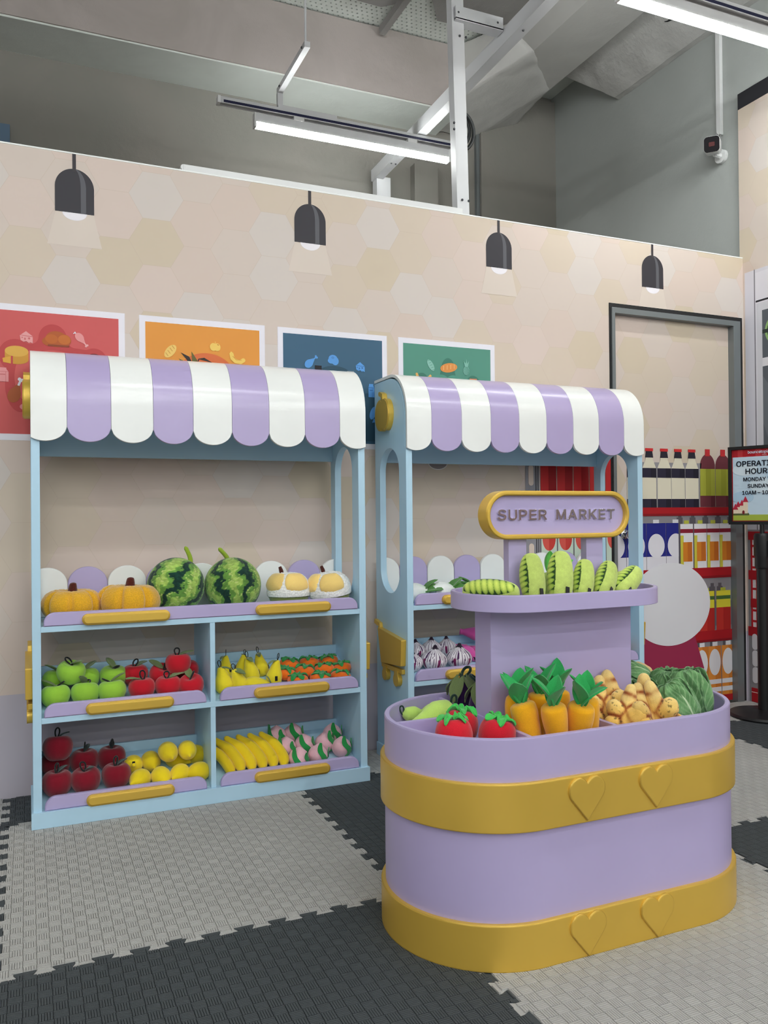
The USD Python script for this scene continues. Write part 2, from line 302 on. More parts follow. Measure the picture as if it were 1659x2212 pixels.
obj(b2, 'plaster_haunch', rough(hull([(2.80, 4.42, 4.12), (2.955, 4.36, 3.955), (2.62, 4.76, 4.13), (2.60, 4.76, 3.76), (2.60, YB-.01, 3.72), (2.97, YB-.01, 3.745), (3.31, YB-.01, 3.88), (3.305, 4.7, 3.945), (3.31, YB-.01, 4.15), (2.60, YB-.01, 4.15)]), .03, 7., 6, .05), 'beam_white', True, label='lumpy plaster where the beam meets the rear wall')
b3 = base(thing('trim_3', 'rough sloping plaster cove with cracks against the right wall', None, **ST), (0, 0, 0))
cove = [(3.31, 4.07), (3.31, 4.2), (XR, 4.2), (XR, 3.785), (3.60, 3.79)]
obj(b3, 'cove', rough(hull([(x, y, z) for y in (.2, 4.38) for x, z in cove]+[(3.31, 4.72, 4.10), (3.45, 4.60, 4.0), (XR, 4.46, 3.86), (XR, 4.72, 4.2)]), .03, 7., 8, .05), 'haunch_plaster', 40)
for q in (((3.50, 3.62, 3.895), (3.465, 3.76, 3.925), .006), ((3.50, 4.30, 3.905), (3.47, 4.38, 3.93), .006)):
    m = tube(np.linspace(q[0], q[1], 9)+np.c_[np.sin(np.arange(9)*2.)*.004, np.zeros(9), np.full(9, -.004)], q[2]*np.r_[.2, np.ones(7), .2], 6); obj(b3, 'crack', m, 'dark_seal', label='dark crack in the plaster')
bb = obj(None, 'blue_board', bx(-.6, -.077, YB-.03, YB-.002, 2.9, 3.272), 'blue_board', False, label='blue-grey board fixed to the rear wall at the far left above the partition', cat='board')

opp = base(thing('wall_back', 'white wall with red shelves on the far side of the shop, behind the camera', None, **ST), (0, 0, 0))
obj(opp, 'panel', bx(-8, 14, -9.1, -9.0, -.02, 3.4), 'white_paint', False)
for z0, z1, x0, x1 in ((.93, 1.01, 4, 9.2), (.55, .61, 4, 14), (1.45, 1.5, 4, 14)): obj(opp, 'red_shelf', bx(x0, x1, -8.99, -8.7, z0, z1), 'red_board', False)
for k in range(16): obj(opp, 'shelf_goods', bx(5+.5*k, 5.16+.5*k+.1*(k % 3), -8.99, -8.8, 1.012 if k % 2 else 1.06, 1.10+.03*(k % 4)), 'dark_trim' if k % 3 else 'red_board', False)
# ------------------------------------------------------------------ lamps
def batten(label, x0, y, z, L=1.2, group=None, src=[None]):
    loc = (x0+L/2, y, z)
    if src[0]: return copy(src[0], label, loc, group=group)
    p = thing('batten_lamp', label, 'lamp', loc, group=group); src[0] = p
    obj(p, 'diffuser', bx(-L/2, L/2, -.018, .018, -.008, .018), 'lamp_diffuser', False, label='glowing white LED diffuser')
    obj(p, 'housing', cat_([bx(-L/2, L/2, -.017, .017, .0185, .066)]), 'white_metal', False)
    for s in (-1, 1): obj(p, 'end_cap', bx(s*L/2-.006 if s > 0 else -L/2-.004, s*L/2+.004 if s > 0 else -L/2+.006, -.0195, .0195, -.0095, .067), 'white_plastic', False)
    for x in (-.35, .35): obj(p, 'clip', bx(x-.03, x+.03, -.02, .02, .066, .085), 'white_plastic', False)
    return p
def rail(label, x0, x1, y, z):
    p = thing('lighting_track', label, 'track', ((x0+x1)/2, y, z)); base(p, ((x0+x1)/2, y, z))
    obj(p, 'profile', ext_x(Polygon([(y-.02, z), (y-.02, z+.034), (y+.02, z+.034), (y+.02, z), (y+.012, z), (y+.012, z+.012), (y-.012, z+.012), (y-.012, z)]), x0, x1), 'white_metal', False)
    obj(p, 'conductor', bx(x0+.02, x1-.02, y-.021, y-.0195, z+.004, z+.018), 'navy_plastic', False, label='dark blue conductor strip')
    obj(p, 'end_cap', bx(x0-.012, x0+.004, y-.022, y+.022, z-.002, z+.036), 'white_plastic', False)
    return p
YL1, ZL1 = 4.39, 3.165
batten('lit LED batten hanging under the track above the middle of the partition', 1.155, YL1, ZL1)
batten('lit LED batten cut by the top right corner of the picture', 2.28, 2.74, ZL1+.01)
for y in (1.05, -.45, -1.95, -3.45, -4.95, -7.2):
    for x in (-3.1, -1.3, .5, 2.3)+((4.1, 5.9, 7.7) if y < -7 else ()): batten('lit LED batten in the rows over the shop floor, out of the picture', x, y, ZL1+.01, group='LED battens over the shop floor')
rail('white lighting track under the steel beam, above the hanging lamp', .962, 2.42, YL1, 3.25)
rail('white lighting track above the lamp in the top right corner', 1.9, 3.59, 2.74, 3.262)
hg = base(thing('track_hanger', 'thin white rod and angle bracket carrying the left part of the track', 'hanger', (1.23, YL1, 3.28)), (1.23, YL1, 3.28))
obj(hg, 'rod', tube([(1.30, 3.93, 3.40), (1.30, 3.93, 4.13)], .006, 6), 'white_metal'); obj(hg, 'bracket', bx(1.285, 1.315, 3.90, 4.40, 3.37, 3.40), 'white_metal', False)
obj(hg, 'foot', bx(1.285, 1.63, 4.37, 4.41, 3.284, 3.30), 'white_metal', False); obj(hg, 'strut', bx(1.285, 1.315, 4.38, 4.405, 3.284, 3.372), 'white_metal', False)
for x, y, z in ((1.284, 3.94, 3.385), (1.284, 4.34, 3.385)): obj(hg, 'bolt', trimesh.creation.icosphere(1, .007).apply_translation((x, y, z)), 'screw_metal', True)
# steel post, bracket and the beam they brace
ps = base(thing('steel_post', 'white steel post rising from behind the partition to the slab', 'post', (1.92, 3.45, 2.4)), (1.92, 3.45, 2.4))
pp = lambda z: 1.905-(z-2.4)*.022
obj(ps, 'column', hull([(pp(z)+dx, 3.42+dy, z) for z in (1.2, 4.13) for dx in (-.014, .040) for dy in (0, .06)]), 'white_metal', False)
obj(ps, 'flange', hull([(pp(z)+dx, 3.415+dy, z) for z in (2.30, 4.13) for dx in (-.027, -.016) for dy in (0, .05)]), 'white_metal', False)
obj(ps, 'bracket', cat_([bx(1.87, 2.13, 3.40, 3.43, 3.37, 3.43), bx(1.87, 2.13, 3.40, 3.46, 3.365, 3.375)]), 'white_metal', False, label='short horizontal bracket to the steel beam')
for x, z in ((1.885, 3.40), (1.90, 3.30), (1.955-.022, 3.30), (2.10, 3.40), (1.905, 2.52), (1.94, 2.52), (1.865, 2.88), (1.865, 2.85)): obj(ps, 'bolt', trimesh.creation.icosphere(1, .006).apply_translation((x, 3.402 if z > 3.35 else 3.418, z)), 'screw_metal', True)
sb = base(thing('steel_beam', 'white box-section steel beam running from above the camera back to the rear wall', 'beam', (2.18, YB, 3.3)), (2.18, YB, 3.3))
obj(sb, 'beam', hull([(x, y, z) for y, z0 in ((.6, 3.372), (5.08, 3.272)) for x in (2.135, 2.195) for z in (z0, z0+.075)]), 'white_metal', False)
obj(sb, 'leg', bx(2.15, 2.25, 5.02, 5.09, 2.2, 3.29), 'white_metal', False)
for x, y in ((2.15, 4.78), (2.18, 4.78), (2.165, 3.28)): obj(sb, 'bolt', trimesh.creation.icosphere(1, .006).apply_translation((x, y, 3.372-(y-.6)*.0223-.001)), 'screw_metal', True)
th = obj(None, 'cable_trunking', cat_([bx(.585, 1.86, YW+.004, YW+.045, 2.419, 2.443), xf(trimesh.creation.cylinder(.0115, .04), (.585, YW+.0245, 2.431), (90, 0, 0))]), 'white_plastic', False, label='white cable trunking lying on top of the partition', cat='trunking')
cb = base(thing('cable_loop', 'black power cable coiled behind the steel post', 'cable', (2.0, 3.56, 2.85)), (2.0, 3.56, 2.85))
for k, (dr, dz) in enumerate(((.075, 0), (.062, .012))):
    t = np.linspace(-2.2, 2.2, 30); obj(cb, 'cable', tube(np.c_[1.935+dr*np.cos(t), np.full(30, 3.488+.018*k), 2.885+dz+1.25*dr*np.sin(t)], .009, 7), 'cable_rubber', True)
lc = obj(None, 'lamp_lead', tube(smoothpath([(2.352, YL1, ZL1+.03), (2.40, YL1-.02, ZL1+.035), (2.44, YL1-.02, ZL1+.06), (2.425, YL1, ZL1+.10)], 16), .011, 7), 'cable_rubber', True, label='short black lead leaving the right end of the hanging lamp', cat='cable')

# security camera on the right wall
cc = base(thing('security_camera', 'white bullet security camera with a black face on the right wall', 'camera', (XR, 3.50, 3.06)), (XR, 3.50, 3.06))
R = rotm(0, 0, 0)
def aim(m, o, d):
    d = np.array(d, float); d /= np.linalg.norm(d); a = np.cross((0, 0, 1.), d); a /= np.linalg.norm(a); b = np.cross(d, a); v, f = arr(m)
    return v[:, :1]*a+v[:, 1:2]*b+v[:, 2:]*d+np.array(o), f
rb = lambda w, h, r: sbox(-w/2+r, -h/2+r, w/2-r, h/2-r).buffer(r, 6)
dv = (-.70, -.60, -.26); o0 = np.array((3.50, 3.44, 3.065))
obj(cc, 'body', aim(ext_z(rb(.084, .084, .020), -.12, .03), o0, dv), 'white_plastic')
obj(cc, 'face', aim(ext_z(rb(.080, .080, .018), .03, .036), o0, dv), 'lens_glass', label='black glass face')
obj(cc, 'lens', aim(ext_z(rb(.030, .022, .004), .036, .038), o0, dv), 'lens_red')
obj(cc, 'mount', cat_([xf(trimesh.creation.cylinder(.038, .022), (XR-.011, 3.50, 3.045), (0, 90, 0)), tube([(XR-.02, 3.50, 3.045), (3.585, 3.50, 3.05), (3.565, 3.485, 3.07)], .016, 10)]), 'white_plastic')
obj(cc, 'lead', tube(smoothpath([(3.60, 3.50, 3.06), (3.58, 3.49, 3.13), (3.60, 3.50, 3.165), (3.625, 3.505, 3.14), (3.63, 3.505, 3.17), (3.634, 3.51, 3.2)], 24), .0045, 6), 'grey_cable', True)
obj(None, 'conduit', cat_([bx(XR-.022, XR, 3.495, 3.525, 3.17, 3.80)]), 'white_plastic', False, label='white vertical conduit on the right wall above the security camera', cat='conduit')

# ------------------------------------------------------------------ foam puzzle mats
PM, P0x, P0y = 1.005, .93, 2.025
def edge_curve(n=12, d=.013, w=.0065):
    p = 1./n; pts = [(0, 0), (.003, -d)]
    for k in range(n):
        x = k*p; pts += [(x+.5*p+w, -d), (x+.5*p-w, d)]
        pts += [(x+p+w, d), (x+p-w, -d)] if k < n-1 else [(.997, d)]
    return pts+[(1, 0)]
ec = edge_curve()
mat_poly = Polygon([(x, y) for x, y in ec]+[(1+y, x) for x, y in ec][1:]+[(x, 1+y) for x, y in reversed(ec)][1:]+[(y, x) for x, y in reversed(ec)][1:-1])
mat_poly = affinity.scale(mat_poly.buffer(0), PM, PM, origin=(0, 0)).buffer(-.0034, 4).buffer(.0028, 4)
def ribs():
    n = 34; c = PM/n; inner = prep(mat_poly.buffer(-.001)); V, F, o = [], [], 0
    for i in range(-1, n+1):
        for j in range(-1, n+1):
            for k in range(5):
                t = (k+.5)/5-.5; cx, cy = (i+.5)*c, (j+.5)*c; h = .484*c; w = .072*c
                r = (cx-h, cx+h, cy+t*c*.94-w, cy+t*c*.94+w) if (i+j) % 2 else (cx+t*c*.94-w, cx+t*c*.94+w, cy-h, cy+h)
                if not inner.contains(sbox(r[0], r[2], r[1], r[3])):
                    g = mat_poly.buffer(-.001).intersection(sbox(r[0], r[2], r[1], r[3])) if 0 < .06 and mat_poly.intersects(Point(cx, cy)) else None
                    if g is None or g.is_empty or g.area < 8e-6: continue
                    b = max(polys(g), key=lambda q: q.area).bounds; r = (b[0], b[2], b[1], b[3])
                e = .0004; x0, x1, y0, y1 = r
                V.append([(x0-e, y0-e, -.0030), (x1+e, y0-e, -.0030), (x1+e, y1+e, -.0030), (x0-e, y1+e, -.0030), (x0, y0, 0), (x1, y0, 0), (x1, y1, 0), (x0, y1, 0)])
                F.append(np.array([(4, 5, 6), (4, 6, 7), (0, 1, 5), (0, 5, 4), (1, 2, 6), (1, 6, 5), (2, 3, 7), (2, 7, 6), (3, 0, 4), (3, 4, 7)])+o); o += 8
    pad = []
    for i in range(n):
        for j in range(n):
            if (i+j) % 2 and inner.contains(sbox(i*c, j*c, (i+1)*c, (j+1)*c)): pad.append((i*c+.0004, (i+1)*c-.0004, j*c, (j+1)*c))
    for x0, x1, y0, y1 in pad:
        V.append([(x0, y0, -.003), (x1, y0, -.003), (x1, y1, -.003), (x0, y1, -.003), (x0, y0, -.0009), (x1, y0, -.0009), (x1, y1, -.0009), (x0, y1, -.0009)])
        F.append(np.array([(4, 5, 6), (4, 6, 7), (0, 1, 5), (0, 5, 4), (1, 2, 6), (1, 6, 5), (2, 3, 7), (2, 7, 6), (3, 0, 4), (3, 4, 7)])+o); o += 8
    return np.vstack(V), np.vstack(F)
RIBS = ribs(); SLAB = ext_z(mat_poly, -.018, -.0030); MATS = {}
TOUCH = {(1, 0): 'dark grey foam puzzle mat in front of the gap between the two shelf stalls', (0, 0): 'light grey foam puzzle mat in front of the left shelf stall', (0, -1): 'dark grey foam puzzle mat in the lower left corner of the picture',
         (1, -1): 'light grey foam puzzle mat under the front of the round-ended counter', (2, -1): 'dark grey foam puzzle mat to the right of the counter', (2, 0): 'light grey foam puzzle mat behind the right end of the counter',
         (3, 0): 'dark grey foam puzzle mat under the sign stand', (-1, 0): 'dark grey foam puzzle mat at the left edge of the picture beside the left stall', (-1, 1): 'light grey foam puzzle mat at the far left against the wall', (0, 1): 'dark grey foam puzzle mat behind the left shelf stall', (1, 1): 'light grey foam puzzle mat behind the right shelf stall', (2, 1): 'dark grey foam puzzle mat in front of the printed door', (3, 1): 'light grey foam puzzle mat in the far right corner'}
for j in (-2, -1, 0, 1):
    for i in range(-1, 4):
        if j == 1:
            continue
        k = 'light' if (i+j) % 2 == 0 else 'dark'
        lab = TOUCH.get((i, j)) or '%s grey foam puzzle mat nearer the camera than the counter' % k
        gp = None if (i, j) in TOUCH else k+' mats nearer than the counter'
        loc = (P0x+(i-1)*PM, P0y+j*PM, 0)
        if k in MATS: copy(MATS[k], lab, loc, group=gp)
        else:
            p = thing('foam_mat', lab, 'foam mat', loc, group=gp); MATS[k] = p
            obj(p, 'slab', SLAB, 'foam_'+k, False); obj(p, 'rib', RIBS, 'foam_'+k, False, kind='stuff')
# cut mats along the wall
for i in range(-1, 4):
    k = 'light' if (i+1) % 2 == 0 else 'dark'
    g = mat_poly.intersection(sbox(-1, -1, 2, YW-.004-(P0y+PM)))
    x = P0x+(i-1)*PM; g = affinity.translate(g, x, P0y+PM)
    if i == 3: g = g.intersection(sbox(-9, -9, XS-.003, 9))
    p = base(thing('foam_mat_strip', TOUCH[(i, 1)].replace('foam puzzle mat', 'cut strip of foam mat'), 'foam mat', (x+.5, 3.18, 0)), (x+.5, 3.18, 0))
    obj(p, 'slab', ext_z(g, -.018, -.0030), 'foam_'+k, False)
    v, f = RIBS; cen = v.reshape(-1, 8, 3).mean(1); keep = (cen[:, 1] < YW-.02-(P0y+PM)) & (cen[:, 0]+x < (XS-.02 if i == 3 else 99))
    v2 = v.reshape(-1, 8, 3)[keep].reshape(-1, 3)+np.array((x, P0y+PM, 0)); f2 = f.reshape(-1, 10, 3)[keep]; f2 = (f2-f2.min((1, 2))[:, None, None]+np.arange(len(f2))[:, None, None]*8).reshape(-1, 3)
    obj(p, 'rib', (v2, f2), 'foam_'+k, False, kind='stuff')

# ------------------------------------------------------------------ shelf stalls
YF, YK, PT = 2.955, 3.268, .027         # panel front, panel back, panel thickness
def profile(t=0.):
    """outline of a side panel in (y, z) up to the rounded top front"""
    a = np.linspace(0, math.pi/2, 14)
    return [(YK, 0)]+[(YK, 1.59-t)]+[(3.115-.15*math.sin(q)*1.0, 1.415+(.175-t)*math.cos(q)) for q in a]+[(YF+.01, 1.30), (YF, 1.288), (YF, 0)]
def awning_curve():
    a = np.linspace(0, math.pi/2, 16); pts = [(YK+.004, 1.606), (3.19, 1.606)]+[(3.105-.163*math.sin(q), 1.425+.181*math.cos(q)) for q in a]
    return np.array(pts)
def awning_stripe(x0, x1, xc, half=.0695):
    xs = np.linspace(x0+.0004, x1-.0004, 21); top = awning_curve(); n0 = len(top); nd = 8; P = np.zeros((len(xs), n0+nd, 3)); Q = P.copy(); th = .012
    d = np.gradient(top, axis=0); d /= np.linalg.norm(d, axis=1, keepdims=True); nrm = np.c_[d[:, 1], -d[:, 0]]
    for i, x in enumerate(xs):
        zb = 1.335-.053*math.sqrt(max(0, 1-((x-xc)/half)**2))
        z = np.linspace(1.425, zb, nd+1)[1:]; c = np.vstack([top, np.c_[np.full(nd, top[-1, 0]), z]]); n = np.vstack([nrm, np.tile(nrm[-1], (nd, 1))])
        P[i] = np.c_[np.full(len(c), x), c]; ins = c+n*th; 
        Q[i] = np.c_[np.full(len(c), x), ins]
    if Q[0, 0, 2] > P[0, 0, 2]: Q = P*2-Q
    nu, nv = P.shape[:2]; o = nu*nv; ix = np.arange(o).reshape(nu, nv); V = np.vstack([P.reshape(-1, 3), Q.reshape(-1, 3)])
    a, b, c, d = ix[:-1, :-1].ravel(), ix[1:, :-1].ravel(), ix[1:, 1:].ravel(), ix[:-1, 1:].ravel()
    F = [np.c_[a, c, b], np.c_[a, d, c], o+np.c_[a, b, c], o+np.c_[a, c, d]]
    e = np.r_[ix[:, 0], ix[-1, 1:], ix[-2::-1, -1], ix[0, -2:0:-1]]; e2 = np.roll(e, -1); F += [np.c_[e, e2, o+e2], np.c_[e, o+e2, o+e]]
    return V, np.vstack(F)
def rrect(x0, x1, z0, z1, r): return unary_union([sbox(x0, z0, x1, z1-r), sbox(x0+r, z0, x1-r, z1), Point(x0+r, z1-r).buffer(r, 10), Point(x1-r, z1-r).buffer(r, 10)]).intersection(sbox(x0, z0, x1, z1))
def pill(x0, x1, z0, z1): r = (z1-z0)/2; return LineString([(x0+r, z0+r), (x1-r, z0+r)]).buffer(r, 10)
def bevel_ext(g, y_front, y_back, c=.003):
    """extruded plate with a chamfered front edge"""
    return cat_([ext_y(g, y_front+c, y_back), ext_y(g.buffer(-c*.5), y_front+c*.4, y_front+c), ext_y(g.buffer(-c), y_front, y_front+c*.4)])
slot = LineString([(3.12, .80), (3.12, 1.205)]).buffer(.098, 16)
TRAY0, TSL = .001, .36
def tray_z(shelf, y): return shelf+TRAY0+(y-2.972)*TSL
def stall(x0, x1, label, first, stripes, mirror):
    xm = (x0+x1)/2; p = base(thing('shelf_stall', label, 'display shelf', (xm, 3.11, 0)), (xm, 3.11, 0))
    side = Polygon(profile()).difference(slot)
    obj(p, 'side_panel', ext_x(side, x0, x0+PT), 'blue_paint'); obj(p, 'side_panel', ext_x(side, x1-PT, x1), 'blue_paint')
    a, b = x0+PT, x1-PT
    obj(p, 'base', bx(x0-.006, x1+.006, YF-.012, YK, 0, .053), 'blue_paint', False)
    obj(p, 'shelf', bx(a, b, YF-.0, YK-.004, .645, .664), 'blue_paint', False); obj(p, 'shelf', bx(a, b, YF, YK-.004, .342, .361), 'blue_paint', False)
    obj(p, 'divider', cat_([bx(xm-.009, xm+.009, YF+.0005, YK-.004, .0535, .342), bx(xm-.009, xm+.009, YF+.0005, YK-.004, .361, .645)]), 'blue_paint', False)
    obj(p, 'header', cat_([bx(a, b, YK-.022, YK-.002, 1.252, 1.59), bx(a, b, 2.99, YK-.02, 1.40, 1.415)]), 'blue_paint', False, label='blue board closing the back under the awning')
    for s in (.053, .361):
        for u0, u1 in ((a, xm-.009), (xm+.009, b)):
            y0, y1 = 2.972, 3.225; z0, z1 = tray_z(s, y0), tray_z(s, y1)
            obj(p, 'tray', hull([(x, y, z+dz) for x in (u0, u1) for y, z in ((y0, z0), (y1, z1)) for dz in (0, -.009)]), 'blue_paint', False, label='sloping tray board')
            obj(p, 'back_strip', bx(u0, u1, 3.226, 3.240, s, s+.127), 'blue_paint', False)
    def lip(u0, u1, z, hs):
        l = obj(p, 'lip', bevel_ext(rrect(u0, u1, z, z+.046, .036), YF-.003, YF+.012), 'lilac_paint', 30)
        for h0, h1 in hs: obj(l, 'handle', bevel_ext(pill(h0, h1, z-.001, z+.037), YF-.021, YF-.003, .006), 'gold_paint', 40, label='gold pill-shaped handle')
    W = x1-x0
    lip(a+.008, b-.008, .664, ((x0+.155, x0+.445), (x0+.752, x0+1.042)) if W > 1.19 else ((x0+.152, x0+.437), (x0+.74, x0+1.025)))
    for z in (.361, .053):
        lip(a+.008, xm-.024, z, ((x0+.165, x0+.456),)); lip(xm+.026, b-.008, z, ((xm+.148, xm+.438),))
    k, pitch = 0, (.140 if W > 1.19 else .1335)
    xc = first
    while xc-pitch/2 < b:
        g = unary_union([sbox(xc-pitch/2, .664, xc+pitch/2, .782), affinity.scale(Point(xc, .782).buffer(1, 20), pitch/2, .063)]).intersection(sbox(a, .6, b, 1))
        if g.area > 1e-4: obj(p, 'scallop', bevel_ext(g.buffer(-.0006), 3.236, 3.252, .002), 'white_paint' if k % 2 == 0 else 'lilac_paint')
        xc += pitch; k += 1
    hw = (stripes[2]-stripes[1])/2; st = [x0-.0005]+stripes+[x1+.0005]
    for i in range(9):
        c = stripes[0]-hw if i == 0 else stripes[-1]+hw if i == 8 else (st[i]+st[i+1])/2
        obj(p, 'awning_stripe', awning_stripe(st[i], st[i+1], c, hw if i in (0, 8) else (st[i+1]-st[i])/2), 'white_satin' if i % 2 == 0 else 'lilac_satin', 40)
    # gold emblems on the left side
    body = unary_union([affinity.scale(Point(3.118, 1.443).buffer(1, 20), .05, .066), affinity.scale(Point(3.162, 1.443).buffer(1, 20), .05, .066)]).difference(Point(3.14, 1.532).buffer(.026, 10))
    stem = LineString([(3.140, 1.50), (3.145, 1.525), (3.168, 1.534)]).buffer(.009, 8)
    for xs, sgn in ((x0, -1), (x1, 1)):
        e0, e1 = (xs-.022, xs) if sgn < 0 else (xs, xs+.022); e2, e3 = (xs-.014, xs) if sgn < 0 else (xs, xs+.014)
        em = obj(p, 'apple_emblem', cat_([ext_x(body, e0, e1), ext_x(body.buffer(-.004), e0-.003 if sgn < 0 else e0, e1 if sgn < 0 else e1+.003)]), 'gold_paint', 40, label='gold apple-shaped emblem'); obj(em, 'stem', ext_x(stem, e0, e1), 'gold_paint', 40)
        cart = base(obj(p, 'cart_emblem', ext_x(Polygon([(3.205, .548), (2.972, .524), (2.980, .425), (3.172, .412)]).buffer(.003, 4), e0, e1), 'gold_paint', 40, label='gold shopping-cart emblem'), (0, 0, 0))
        obj(cart, 'frame', ext_x(unary_union([LineString([(3.262, .572), (3.214, .562), (3.178, .398), (2.982, .398)]).buffer(.009, 4, join_style=2, cap_style=2)]), e2, e3), 'gold_paint', 40)
        for yy, zz, rr in ((3.150, .362, .024), (3.035, .358, .026)):
            obj(cart, 'wheel', ext_x(unary_union([Point(yy, zz).buffer(rr, 14), sbox(yy-.016, zz, yy+.016, .398)]), *((xs-.018, xs) if sgn < 0 else (xs, xs+.018))), 'gold_paint', 40)
    return p
stall(.012, 1.203, 'light blue shelf stall at the left, full of fruit toys, under a striped awning', .065, [.124, .265, .405, .543, .682, .820, .958, 1.097], False)
stall(1.380, 2.564, 'light blue shelf stall behind the counter with vegetable toys under a striped awning', 1.41, list(np.linspace(1.489, 2.452, 8)), True)

# ------------------------------------------------------------------ round-ended counter with a two-tier display
KA, KB, KY, KR, KH = 1.07, 1.535, 1.83, .257, .517
stad = lambda r, a=KA, b=KB: LineString([(a, KY), (b, KY)]).buffer(r, 40)
ct = base(thing('produce_counter', 'round-ended lilac counter with gold bands, a raised tray and a sign', 'counter', (1.30, KY, 0)), (1.30, KY, 0))
BIN = .462
ring = lambda r0, r1: stad(r0).difference(stad(r1))
obj(ct, 'body', cat_([ext_z(ring(KR, KR-.014), 0, KH-.002), ext_z(ring(KR-.0015, KR-.0125), KH-.002, KH), ext_z(stad(KR-.013), BIN-.012, BIN)]), 'lilac_paint', 35)
for z0, z1 in ((0, .104), (.309, .419)):
    bd = obj(ct, 'band', cat_([ext_z(ring(KR+.011, KR-.001), z0, z1-.002), ext_z(ring(KR+.0095, KR-.001), z1-.002, z1)]), 'gold_paint', 35, label='gold band around the counter')
    for xh in (1.182, 1.385):
        tip = Point(0, -.0500).buffer(.0008); g = unary_union([unary_union([affinity.scale(Point(q*.0232, .0210).buffer(1, 20), .0275, .0295), tip]).convex_hull for q in (-1, 1)])
        zc = (z0+z1)/2; g = affinity.translate(g, xh, zc).intersection(sbox(0, z0+.001, 9, 9))
        obj(bd, 'heart', bevel_ext(g, KY-KR-.0165, KY-KR-.010, .002), 'gold_paint', 40, label='raised gold heart')
DV = KH-.010
TX0, TX1, TY0, TY1 = 1.066, 1.507, 1.790, 1.868
dvs = [bx(1.060, 1.072, KY-KR+.008, TY0, BIN, DV), bx(1.060, 1.072, TY0, KY+KR-.008, BIN, DV), bx(KA-KR+.012, 1.060, 1.862, 1.874, BIN, DV), bx(1.306, 1.318, KY-KR+.010, TY0, BIN, DV), bx(1.516, 1.528, KY-KR+.008, KY+KR-.008, BIN, DV), bx(1.306, 1.318, TY1, KY+KR-.01, BIN, DV)]
for m in dvs: obj(ct, 'divider', m, 'lilac_paint', False)
obj(ct, 'ledge', cat_([bx(1.072, 1.516, TY0-.010, TY0, BIN, DV-.002)]), 'lilac_paint', False)
obj(ct, 'tower', bx(TX0, TX1, TY0, TY1, BIN, .787), 'lilac_paint', False)
TA, TB, TR, TZ0, TZ1 = 1.145, 1.437, .150, .784, .826
tst = lambda r: stad(r, TA, TB)
tr = obj(ct, 'raised_tray', cat_([ext_z(tst(TR).difference(tst(TR-.013)), TZ0, TZ1-.002), ext_z(tst(TR-.0015).difference(tst(TR-.0115)), TZ1-.002, TZ1), ext_z(tst(TR-.012), TZ0+.002, TZ0+.014)]), 'lilac_paint', 35)
TF = TZ0+.014
for x in (1.135, 1.379): obj(ct, 'sign_post', bx(x, x+.054, 1.812, 1.836, TF, .962), 'lilac_paint', False)
SX, SZ, SL, SR = 1.2865, 1.0205, .226, .0625
sg = lambda r: LineString([(SX-SL+SR, SZ), (SX+SL-SR, SZ)]).buffer(r, 24)
sn = obj(ct, 'sign_frame', cat_([ext_y(sg(SR).difference(sg(SR-.0125)), 1.797, 1.838), ext_y(sg(SR-.002).difference(sg(SR-.0105)), 1.7945, 1.797)]), 'gold_paint', 35, label='gold pill-shaped sign frame')
obj(sn, 'sign_board', ext_y(sg(SR-.012), 1.808, 1.836), 'lilac_paint', 35)
x = 1.0985
WID = dict(S=.0285, U=.029, P=.0285, E=.026, R=.029, M=.0345, A=.033, K=.0295, T=.0285)
for ch in 'SUPER MARKET':
    if ch == ' ': x += .0235; continue
    m = meshkit.text_mesh(ch, .0255, .006, bold=True); v = m.vertices; w = v[:, 0].max()-v[:, 0].min()
    sx = (WID[ch]-.003)/w
    m.vertices = np.c_[(v[:, 0]-v[:, 0].min())*sx+x, 1.8085-v[:, 2], v[:, 1]+1.0085]
    obj(sn, 'letter', m, 'chrome', False, label='raised chrome letter '+ch); x += WID[ch]+.0027

# ------------------------------------------------------------------ flat prints on the partition, the door and the side wall
def on_wall(yw=YW): return lambda v: np.c_[v[:, 0], yw-.0004-v[:, 2], v[:, 1]]
def on_side(v): return np.c_[XS-.0004-v[:, 2], -v[:, 0], v[:, 1]]
ell = lambda x, z, a, b, rot=0: affinity.translate(affinity.rotate(affinity.scale(Point(0, 0).buffer(1, 24), a, b), rot, origin=(0, 0)), x, z)
BLK, GRY, PAPER = (56, 54, 60), (92, 92, 98), (232, 228, 236)
for i, (x, lab) in enumerate(((.1735, 'first printed black pendant lamp from the left on the cream wall'), (1.115, 'second printed black pendant lamp from the left on the cream wall'), (2.050, 'third printed black pendant lamp from the left on the cream wall'), (2.971, 'printed black pendant lamp above the door, last on the right'))):
    p = base(thing('printed_lamp', lab, 'wall print', (x, YW-.001, 2.27), group='printed pendant lamps along the top of the wall'), (x, YW-.001, 2.27))
    art(p, 'light_cone', [(Polygon([(x-.068, 2.188), (x+.068, 2.188), (x+.098, 2.06), (x-.098, 2.06)]), (217, 204, 193))], on_wall(), th=.0003, label='pale printed cone of lamp light')
    art(p, 'bulb', [(ell(x, 2.188, .044, .03).intersection(sbox(x-1, 0, x+1, 2.188)), (238, 234, 240))], on_wall(YW-.0004))
    sh = unary_union([sbox(x-.07, 2.187, x+.07, 2.282), ell(x, 2.282, .07, .073)])
    band = unary_union([sbox(x+.022, 2.187, x+.041, 2.282), ell(x, 2.282, .041, .073).difference(ell(x, 2.282, .022, .071)).intersection(sbox(x, 2.282, x+1, 3))])
    art(p, 'shade', [(sh, BLK), (band, GRY)], on_wall(YW-.0004)); art(p, 'cord', [(sbox(x-.0075, 2.345, x+.0055, 2.412), (60, 56, 60))], on_wall(YW-.0008))
